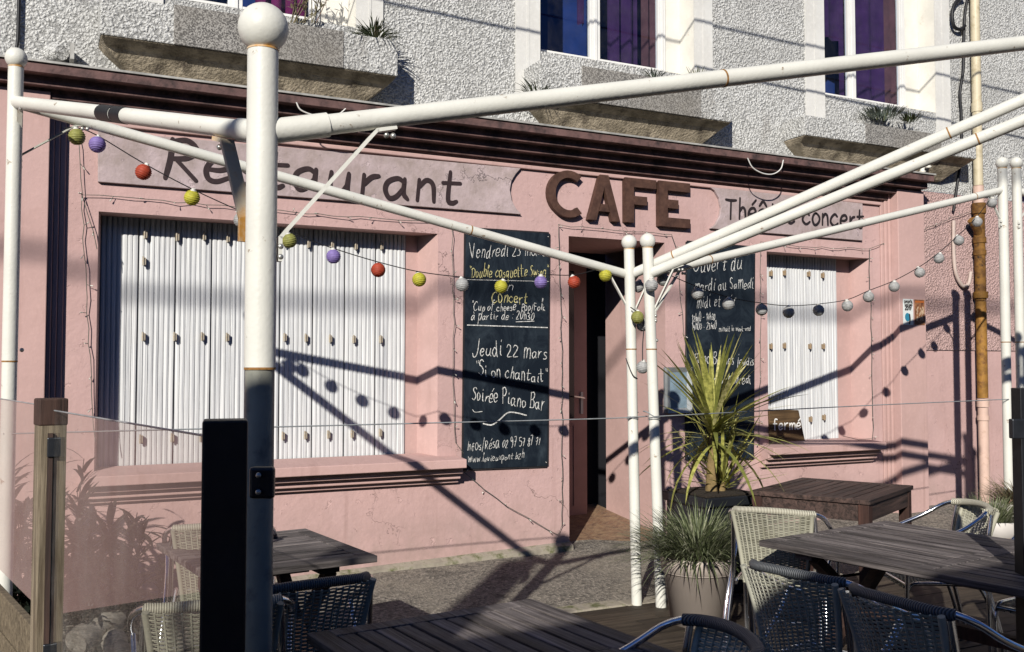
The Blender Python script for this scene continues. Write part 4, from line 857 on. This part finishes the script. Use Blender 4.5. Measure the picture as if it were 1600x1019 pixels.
a_ = rad(-84); table('dark weathered slat table in shade at the bottom centre foreground', corner_place((1.745, 3.341), a_, 1, -1, 1.45, .91), a_, 1.45, .91, 'trestle', m_tabletop, m_tableleg)
a_ = rad(7); table('slat table by the left window behind the big post', corner_place((1.481, 4.417), a_, -1, 1, .80, .92), a_, .80, .92, 'trestle', m_tabletop, m_tableleg)
a_ = rad(-81.5); table('long slat table at right with crossed trestle legs, chairs tucked around it', corner_place((3.381, 3.924), a_, 1, 1, 1.75, 1.10), a_, 1.75, 1.10, 'trestle', m_tabletop, m_tableleg)
a_ = rad(26); table('small red brown slat table with square legs near the right window', (5.318, 5.35, 0), a_, 1.04, .86, 'square', m_tablered, m_redleg)

# ------------------------------------------------------------------ chairs
def weave(mb, S, nu, nv, us, amp=.0038, hw=.0037, sub=3):
    # S(u,v)->(pos,normal); rows at constant v woven over stakes
    for j in range(nv):
        v = (j + .5) / nv; pts = []; m = nu * sub
        lo_ = []; hi = []
        for i in range(m + 1):
            u = i / m; p, n = S(u, v); ph = math.pi * (u * nu + j); q = n * (amp * math.sin(ph)); p2, _ = S(u, min(1, v + .01)); dv = (p2 - p).normalized()
            lo_.append(p + q - dv * hw); hi.append(p + q + dv * hw)
        k = len(lo_); mb.add(lo_ + hi, [(i, i + 1, k + i + 1, k + i) for i in range(k - 1)])
    for i in range(nu + 1):
        pts = [S(min(1, max(0, (i) / nu)), j / 6)[0] for j in range(7)]; mb.tube(pts, .004, 5)
def make_chair(label, cane, wrapm, flat=True):
    t = thing('wicker_chair', label, 'chair', (0, 0, 0))
    def rail(s): # top loop points, s in -1..1 half
        pass
    bk = [(-.215, -.235), (-.17, -.275), (-.09, -.300), (0, -.308), (.09, -.300), (.17, -.275), (.215, -.235)]
    def zb(x): return .835 + .012 * (1 - (x / .2) ** 2)
    arcL = [(-.265, .215, 0), (-.268, .225, .30), (-.272, .215, .56), (-.275, .17, .645), (-.278, .06, .685), (-.275, -.08, .745), (-.258, -.18, .805)]
    loop = arcL + [(x, y, zb(x)) for x, y in bk] + [(-x, y, z) for x, y, z in arcL[::-1]]
    f = MB(); f.tube(cr(loop, 4), .0125, 10); f.build('frame', m_alu, t, origin=(0, 0, 0))
    for sx in (-1, 1):
        f = MB(); f.tube(cr([(sx * .240, .215, 0), (sx * .240, .22, .30), (sx * .240, .20, .425), (sx * .235, .12, .445), (sx * .225, -.15, .435), (sx * .22, -.22, .42)], 4), .011, 8); f.build('leg', m_alu, t, origin=(0, 0, 0))
        f = MB(); f.tube(cr([(sx * .255, -.33, 0), (sx * .25, -.27, .25), (sx * .235, -.225, .45), (sx * .228, -.235, .64), (sx * .22, -.262, .82)], 4), .0125, 8); f.build('leg', m_alu, t, origin=(0, 0, 0))
        f = MB(); f.tube(cr([(sx * .278, -.30, 0), (sx * .275, -.25, .25), (sx * .262, -.16, .45), (sx * .268, .0, .60), (sx * .276, .06, .675)], 4), .011, 8); f.build('arm_support', m_alu, t, origin=(0, 0, 0))
    f = MB(); f.tube([(-.24, .20, .425), (.24, .20, .425)], .011, 8); f.build('stretcher', m_alu, t, origin=(0, 0, 0)); f = MB(); f.tube([(-.25, .215, .12), (.25, .215, .12)], .008, 8); f.build('stretcher', m_alu, t, origin=(0, 0, 0))
    f = MB(); f.tube(cr([(x, y, zb(x)) for x, y in bk], 5), .0195, 12); f.build('wrapped_rail', wrapm, t, origin=(0, 0, 0))
    def Sb(u, v):
        x = (u - .5) * (.33 + .10 * v); yy = -.225 - .075 * v - (.035 + .03 * v) * (1 - (2 * u - 1) ** 2) + .02 * math.sin(v * math.pi); z = .43 + v * .405; n = V((.3 * (u - .5), -1, -.15)).normalized(); return V((x, yy, z)), n
    f = MB(); weave(f, Sb, 15, 56, None, hw=.0031); f.build('back_weave', cane, t, origin=(0, 0, 0))
    for u in (0, 1): f = MB(); f.tube([Sb(u, j / 8)[0] for j in range(9)], .013, 8); f.build('back_edge', cane, t, origin=(0, 0, 0))
    def Ss(u, v):
        x = (u - .5) * (.40 + .05 * v); y = -.24 + v * .46; z = .445 - .022 * math.sin(u * math.pi) * math.sin(v * math.pi) - (.03 * max(0, v - .85) / .15); return V((x, y, z)), V((0, 0, 1))
    f = MB(); weave(f, Ss, 15, 48, None, hw=.0042); f.build('seat_weave', cane, t, origin=(0, 0, 0)); return t
CH = 'wicker chairs with aluminium frames around the tables'
pale = None; dark = None
def chair(kind, x, y, rotdeg, label):
    global pale, dark
    if kind == 'pale':
        if pale is None: pale = make_chair(label, m_cane, m_wrap); o = pale
        else: o = copy_tree(pale)
    else:
        if dark is None: dark = make_chair(label, m_caneD, m_wrapD); o = dark
        else: o = copy_tree(dark)
    o['label'] = label; o['group'] = CH; o['category'] = 'chair'; o.location = (x, y, 0); o.rotation_euler = (0, 0, rad(rotdeg)); return o
chair('pale', 3.88, 4.30, -53, 'pale sunlit wicker chair with back to us beside the grass pot')
chair('dark', 2.92, 2.94, -80, 'dark wicker chair tucked in at the left corner of the long right table')
chair('dark', 2.93, 2.40, -90, 'dark wicker chair nearest the camera at the long right table')
chair('pale', 4.62, 3.92, 62, 'pale wicker chair beyond the long right table, its rail rising before the right pots')
chair('dark', 4.62, 3.10, 100, 'dark wicker chair beyond the long table at the right edge')
chair('dark', 3.75, 2.25, 30, 'dark wicker chair at the bottom right corner under the table end')
chair('dark', .92, 3.80, 6, 'dark wicker chair in front of the left table, just right of the big post')
chair('pale', .60, 3.64, -9, 'pale woven chair left of the black post, seen through the glass')
chair('pale', .90, 5.25, -12, 'wicker chair behind the left table with its pale rail showing through the glass')
chair('dark', 1.60, 2.36, 80, 'dark wicker chair at the right end of the foreground table')

# ------------------------------------------------------------------ plants
def blade(mb, base, az_, tilt, L, wd, droop, segs=5, tw=0):
    d = V((math.cos(az_), math.sin(az_), 0)); side = V((-d.y, d.x, 0)); l = []; r_ = []; p = V(base); a = tilt
    for i in range(segs + 1):
        t = i / segs; wv = wd * (.55 + .9 * t) * (1 - t ** 2.2) + .0004; s_ = side * math.cos(tw * t) + V((0, 0, 1)) * math.sin(tw * t)
        l.append(p - s_ * wv / 2); r_.append(p + s_ * wv / 2); p = p + (d * math.sin(a) + V((0, 0, 1)) * math.cos(a)) * (L / segs); a += droop / segs
    n = segs + 1; mb.add(l + r_, [(i, i + 1, n + i + 1, n + i) for i in range(segs)])
def tuft(mb, c, n, rad_, L, wd, tmax, droop, seed):
    rr = random.Random(seed)
    for i in range(n):
        a = rr.uniform(0, 2 * math.pi); q = rad_ * math.sqrt(rr.random()); tl = tmax * (q / rad_) * rr.uniform(.6, 1.15) + rr.uniform(0, .18); a2 = a + rr.uniform(-.5, .5)
        blade(mb, V(c) + V((q * math.cos(a), q * math.sin(a), rr.uniform(-.01, .01))), a2, tl, L * rr.uniform(.55, 1.1), wd * rr.uniform(.7, 1.2), droop * rr.uniform(.4, 1.3), 5)
def pot(parent, c, r0, r1, h, mat, band=.09, rimmat=None):
    c = V(c); f = MB(); f.lathe(c, [(.001, .001), (r0, 0), (r0 + (r1 - r0) * .93 * (h - band) / h, h - band - .004), (r1 * .985, h - band), (r1 * .985, h - band + .006)], 40); p = f.build('pot_body', mat, parent)
    f = MB(); f.lathe(c, [(r1 * .975, h - band + .006), (r1 * 1.0, h - band + .008), (r1 * 1.02, h - .01), (r1 * 1.0, h), (r1 * .95, h - .004), (r1 * .93, h - .06)], 40); f.build('pot_rim', rimmat or mat, parent)
    f = MB(); f.lathe(c, [(.001, h - .035), (r1 * .94, h - .04)], 30); f.build('soil', m_soil, parent)
c = V((3.85, 5.05, 0)); t = thing('potted_grass', 'round taupe plastic pot of bushy grass beside the centre posts', 'potted plant', c)
pot(t, c, .178, .238, .43, m_taupe, .10); f = MB(); tuft(f, c + V((0, 0, .39)), 1150, .21, .44, .010, 1.05, 1.1, 11); f.build('grass', m_grass, t)
c = V((4.55, 5.80, 0)); t = thing('potted_yucca', 'tall yucca with long yellow green sword leaves in a black pot before the right chalkboard', 'potted plant', c)
f = MB(); hh = .70
f.box(c.x - .24, c.x + .24, c.y - .24, c.y + .24, 0, hh); f.box(c.x - .265, c.x + .265, c.y - .265, c.y + .265, hh - .07, hh - .001); f.build('pot_body', m_bpot, t, bevel=.01)
f = MB(); f.box(c.x - .235, c.x + .235, c.y - .235, c.y + .235, hh + .0005, hh + .012); f.build('soil', m_soil, t)
h1 = V((c.x + .02, c.y, 1.14)); h2 = V((c.x + .08, c.y - .03, .78))
f = MB(); f.tube([(c.x, c.y, hh), (c.x + .01, c.y, .9), h1], [.05, .042, .035], 10); f.tube([(c.x + .06, c.y - .03, hh), h2], [.035, .03], 8); f.build('stem', m_stem, t)
f = MB(); rr = random.Random(3)
for i in range(100):
    k = i / 100; tl = .08 + 1.95 * k; L = rr.uniform(.56, .80) * (1 - .12 * abs(k - .45)); blade(f, h1 + V((rr.uniform(-.02, .02), rr.uniform(-.02, .02), .10 - .18 * k)), rr.uniform(0, 2 * math.pi), tl * rr.uniform(.75, 1.1), L, rr.uniform(.034, .050), rr.uniform(.05, .45) + .9 * k * k, 7, rr.uniform(-.4, .4))
for i in range(62):
    k = i / 62; tl = .05 + 1.55 * k; blade(f, h2 + V((rr.uniform(-.03, .03), rr.uniform(-.03, .03), .03 - .08 * k)), rr.uniform(0, 2 * math.pi), tl * rr.uniform(.7, 1.1), rr.uniform(.40, .66), rr.uniform(.024, .036), rr.uniform(.0, .6), 7, rr.uniform(-.3, .3))
f.build('leaves', m_yucca, t)
for (c, s_, lab, sd) in ((V((6.72, 5.1, .05)), 1, 'pale rimmed pot of spiky green grass at the foot of the downpipe', 5), (V((7.75, 5.6, .05)), 1.02, 'pot of taller brownish grass at the far right edge behind the other pot', 6)):
    t = thing('potted_grass', lab, 'potted plant', c); pot(t, c, .17, .215, .40, m_taupe, .12, m_whitepot); f = MB(); tuft(f, c + V((0, 0, .36)), 520, .16, .25 if sd == 5 else .34, .010, .9, .5 if sd == 5 else 1.3, sd); f.build('grass', m_grass if sd == 5 else m_dry, t)
def weed(px, py, Y, n, L, wd, mat, lab, seed, rad_=.07, tmax=1.1, droop=.6):
    p = atY(px, py, Y); t = MB(); tuft(t, p, n, rad_, L, wd, tmax, droop, seed); tag(t.build('wall_weed', mat), lab, 'plant', 'weeds growing on the upper sills')
weed(585, 62, W - .16, 150, .21, .012, m_sedum, 'spiky green tuft on the right end of the left stone sill', 1, .10, 1.2, 1.3)
weed(838, 148, W - .20, 60, .16, .012, m_sedum, 'small dark weed on the left end of the middle stone sill', 2, .12, 1.3, .9)
weed(1022, 122, W - .10, 50, .10, .012, m_lav, 'small leafy weed under the middle window frame', 3, .07)
weed(1090, 124, W - .12, 60, .13, .007, m_grass, 'thin grass tuft at the right end of the middle stone sill', 4, .08, .8, .5)
weed(1378, 184, W - .14, 260, .14, .014, m_lav, 'wide grey green plant growing along the right stone sill', 8, .20, .9, .5)
weed(1420, 190, W - .16, 90, .12, .014, m_sedum, 'yellow green leaves beside the grey plant on the right stone sill', 9, .09)
t = MB(); rr = random.Random(21)
for i in range(16):
    a = atY(450 + rr.uniform(0, 55), 36, W - .05); b = a + V((rr.uniform(-.12, .2), rr.uniform(-.08, .02), rr.uniform(.15, .5))); t.tube([a, a.lerp(b, .5) + V((.02, 0, 0)), b], [.004, .003, .002], 4)
    for k in range(8): blade(t, a.lerp(b, rr.uniform(.3, 1)), rr.uniform(0, 6.28), rr.uniform(.3, 1.6), .05, .016, .4, 3)
tag(t.build('wall_weed', m_dry), 'dry stalky weed in front of the left upper window', 'plant', 'weeds growing on the upper sills')
# bamboo behind the left glass
def bamboo(cx_, cy_, n, H, seed, lab):
    t = thing('bamboo_plant', lab, 'plant', (cx_, cy_, 0), 'dark leafy plants behind the left glass'); rr = random.Random(seed); st = MB(); lf = MB()
    for i in range(n):
        b = V((cx_ + rr.uniform(-.30, .30), cy_ + rr.uniform(-.2, .2), -.05)); tp = b + V((rr.uniform(-.2, .2), rr.uniform(-.15, .15), H * rr.uniform(.55, 1))); st.tube([b, b.lerp(tp, .5) + V((rr.uniform(-.03, .03), 0, 0)), tp], [.007, .005, .003], 5)
        for k in range(44): blade(lf, b.lerp(tp, rr.uniform(.15, 1)), rr.uniform(0, 6.28), rr.uniform(.4, 1.7), rr.uniform(.15, .25), rr.uniform(.03, .05), .7, 4)
    st.build('stems', m_bamboo, t); lf.build('leaves', m_bamboo, t)
pb1 = atY(30, 930, 6.5); pb2 = atY(165, 925, 6.3); bamboo(pb1.x, pb1.y, 18, 1.15, 31, 'dark leafy plant left of the wooden post behind the glass'); bamboo(pb2.x, pb2.y, 16, .95, 33, 'dark leafy plant right of the wooden post behind the glass')

# ------------------------------------------------------------------ glass fence
GA = atD(80, 620, 3.5); GB = atD(352, 655, 2.1); GC = atD(1592, 600, 4.2)
pA = thing('fence_post', 'weathered pale wooden fence post with dark top at the left', 'fence post', (GA.x, GA.y, 0))
u = (GB - GA); u.z = 0; u.normalize(); v_ = V((-u.y, u.x, 0)); up = V((0, 0, 1))
f = MB(); f.obox((GA.x, GA.y, .76), u, v_, up, .046, .046, .76); f.build('timber', m_post, pA, bevel=.006)
f = MB(); nrm = V((-GA.x, -GA.y, 0)).normalized(); sd_ = V((-nrm.y, nrm.x, 0)); f.obox((GA.x, GA.y, 1.475), u, v_, up, .049, .049, .049); f.build('dark_cap', m_tableleg, pA, bevel=.006)
f = MB(); f.obox(V((GA.x, GA.y, .9)) + nrm * .053, sd_, nrm, up, .009, .006, .50); f.build('groove_strip', m_tableleg, pA)
def clamps(parent, P, zs):
    n_ = V((-P.x, -P.y, 0)).normalized(); s_ = V((-n_.y, n_.x, 0))
    for z in zs: q = MB(); q.obox(V((P.x, P.y, z)) + n_ * .055 + s_ * .02, s_, n_, up, .030, .014, .035); q.build('glass_clamp', m_blackmetal, parent, bevel=.004)
clamps(pA, GA, (1.35, .62))
pB = thing('fence_post', 'thick black square fence post in the left foreground', 'fence post', (GB.x, GB.y, 0))
uB = (V((GC.x, GC.y, 0)) - V((GB.x, GB.y, 0))).normalized(); vB = V((-uB.y, uB.x, 0)); uB2 = RT.copy(); vB2 = V((-RT.y, RT.x, 0))
VY = V((GB.x, GB.y, 0)).normalized(); VX = V((VY.y, -VY.x, 0)); f = MB(); f.obox((GB.x, GB.y, .762), VX, VY, up, .047, .045, .762); f.build('timber', m_black, pB, bevel=.005)
pC = thing('fence_post', 'black square fence post with a clamp at the right edge', 'fence post', (GC.x, GC.y, 0))
f = MB(); f.obox((GC.x + .035, GC.y, .77), RT, vB2, up, .04, .04, .775); f.build('timber', m_black, pC, bevel=.004)
q = MB(); pc = atD(1589, 670, 4.12); q.obox(pc, RT, vB2, up, .028, .018, .042); q.build('glass_clamp', m_blackmetal, pC, bevel=.005)
q = MB(); pc = atD(410, 754, 2.35); q.obox(pc, RT, vB2, up, .030, .014, .039); cl_ = q.build('glass_clamp', m_blackmetal, pB, bevel=.008)
for dz in (-.02, .02): q = MB(); q.sphere(pc + V((-.014, -.02, dz)), .007, 8, 6); q.build('screw', m_bolt, cl_)
def pane(A, B, z0, z1, lab, gm=None):
    A, B = V((A.x, A.y, 0)), V((B.x, B.y, 0)); d = (B - A).normalized(); n = V((-d.y, d.x, 0)); t = thing('glass_panel', lab, 'glass panel', (A + B) / 2)
    f = MB(); f.quad(A + up * z0, B + up * z0, B + up * z1, A + up * z1); f.build('glass', gm or m_fence, t)
    f = MB(); f.tube([A + up * (z1 + .003), B + up * (z1 + .003)], .003, 6); f.build('edge', m_case, t)
pane(GA + u * .06, GB - u * .07, .12, 1.478, 'clear glass fence panel between the wooden post and the black post', m_fencel)
pl0 = atZ(0, 905, .70); dl = (V((pl0.x, pl0.y, 0)) - V((GA.x, GA.y, 0))); dl.normalize(); far = V((GA.x, GA.y, 0)) + dl * 1.3
pane(V((GA.x, GA.y, 0)) + dl * .06, far, .74, 1.49, 'clear glass fence panel left of the wooden post', m_fencel)
t = thing('plank_barrier', 'low barrier of weathered wooden planks at the lower left corner', 'fence', (GA.x, GA.y, 0)); nn = V((-dl.y, dl.x, 0))
for k in range(4): f = MB(); f.obox(V((GA.x, GA.y, 0)) + dl * .72 + up * (.09 + k * .165), dl, nn, up, .66, .016, .078); f.build('plank', m_plank, t, bevel=.004)
# logs on the ground behind the left glass
for (a, b, r_, lab) in ((atZ(118, 1005, .10), atZ(185, 968, .14), .07, 'pale split log lying right of the wooden post'), (atZ(175, 1000, .06), atZ(200, 1040, .06), .065, 'rounded grey log end at the bottom left'), (atZ(100, 985, .10), atZ(165, 945, .16), .045, 'dark broken branch above the split log')):
    a, b = V(a), V(b); q = MB(); P_ = [a.lerp(b, i / 6) + V((0, 0, .012 * math.sin(i * 2.1))) for i in range(7)]; q.tube(P_, [r_ * (1 + .12 * math.sin(i * 1.7)) for i in range(7)], 11); tag(q.build('log', m_log), lab, 'log')
q = MB(); tuft(q, atZ(160, 1010, 0), 130, .16, .20, .012, .9, .7, 51); tag(q.build('ground_weed', m_sedum), 'green weeds growing between the logs', 'plant')

# ------------------------------------------------------------------ cables, house and added shade casters up-sun of the terrace (outside the frame)
sh = V((.847, 1, -.65))
def up_sun(P, s): return V(P) - sh * s
CBL = up_sun(atY(400, 440, W), 14.0)
q = MB(); dxx = V((1, 0, 0)); q.tube([CBL + V((-30, 0, 1.4)), CBL + V((-10, 0, .25)), CBL, CBL + V((10, 0, .05)), CBL + V((30, 0, .9))], .036, 8); tag(q.build('overhead_cable', m_cable), 'thick overhead line crossing the street behind the viewpoint', 'cable')
for (px, py, s_, lab, sl) in ((700, 24, 2.2, 'thin service wire strung along the front above the windows', -.035), (1250, 70, 2.6, 'second thin service wire strung along the front above the windows', -.02)):
    P_ = up_sun(atY(px, py, W), s_); q = MB(); q.tube([P_ + V((-12, 0, -12 * sl)), P_ + V((12, 0, 12 * sl))], .011, 6); tag(q.build('service_wire', m_cable), lab, 'cable')

gw = thing('shade_wall', 'added shade wall with a raised end, unseen behind the viewpoint', 'wall', (-1.2, -1.4, 0))  # unseen blocker added to shade the terrace foreground
MB().box(-2.6, .6, -1.6, -1.2, -.15, 3.45).build('wall_body', m_dash, gw); MB().box(-3.24, -2.603, -1.6, -1.2, -.15, 4.47).build('raised_end', m_dash, gw)
sp = thing('shade_board', 'added shade board on a thin pole, unseen behind the viewpoint', 'sign', (-3.43, -1.2, 0))  # unseen board added and sized to cast the block shadow on the path
MB().box(-3.63, -3.25, -1.22, -1.19, 4.4, 5.5).build('shade_plate', m_galv, sp); MB().tube([(-3.44, -1.26, -.15), (-3.44, -1.26, 5.4)], .03, 10).build('pole', m_galv, sp)
oh = thing('opposite_house', 'plain grey house across the street behind the viewpoint', 'house', (4, -18, 0))
MB().box(-30, 40, -24, -18, -.15, 9.2).build('wall', m_granite, oh); f = MB(); f.prof_x([(-17.6, 9.25), (-21, 11.2), (-24.4, 9.25)], -30.5, 40.5); f.build('roof', m_lead, oh)
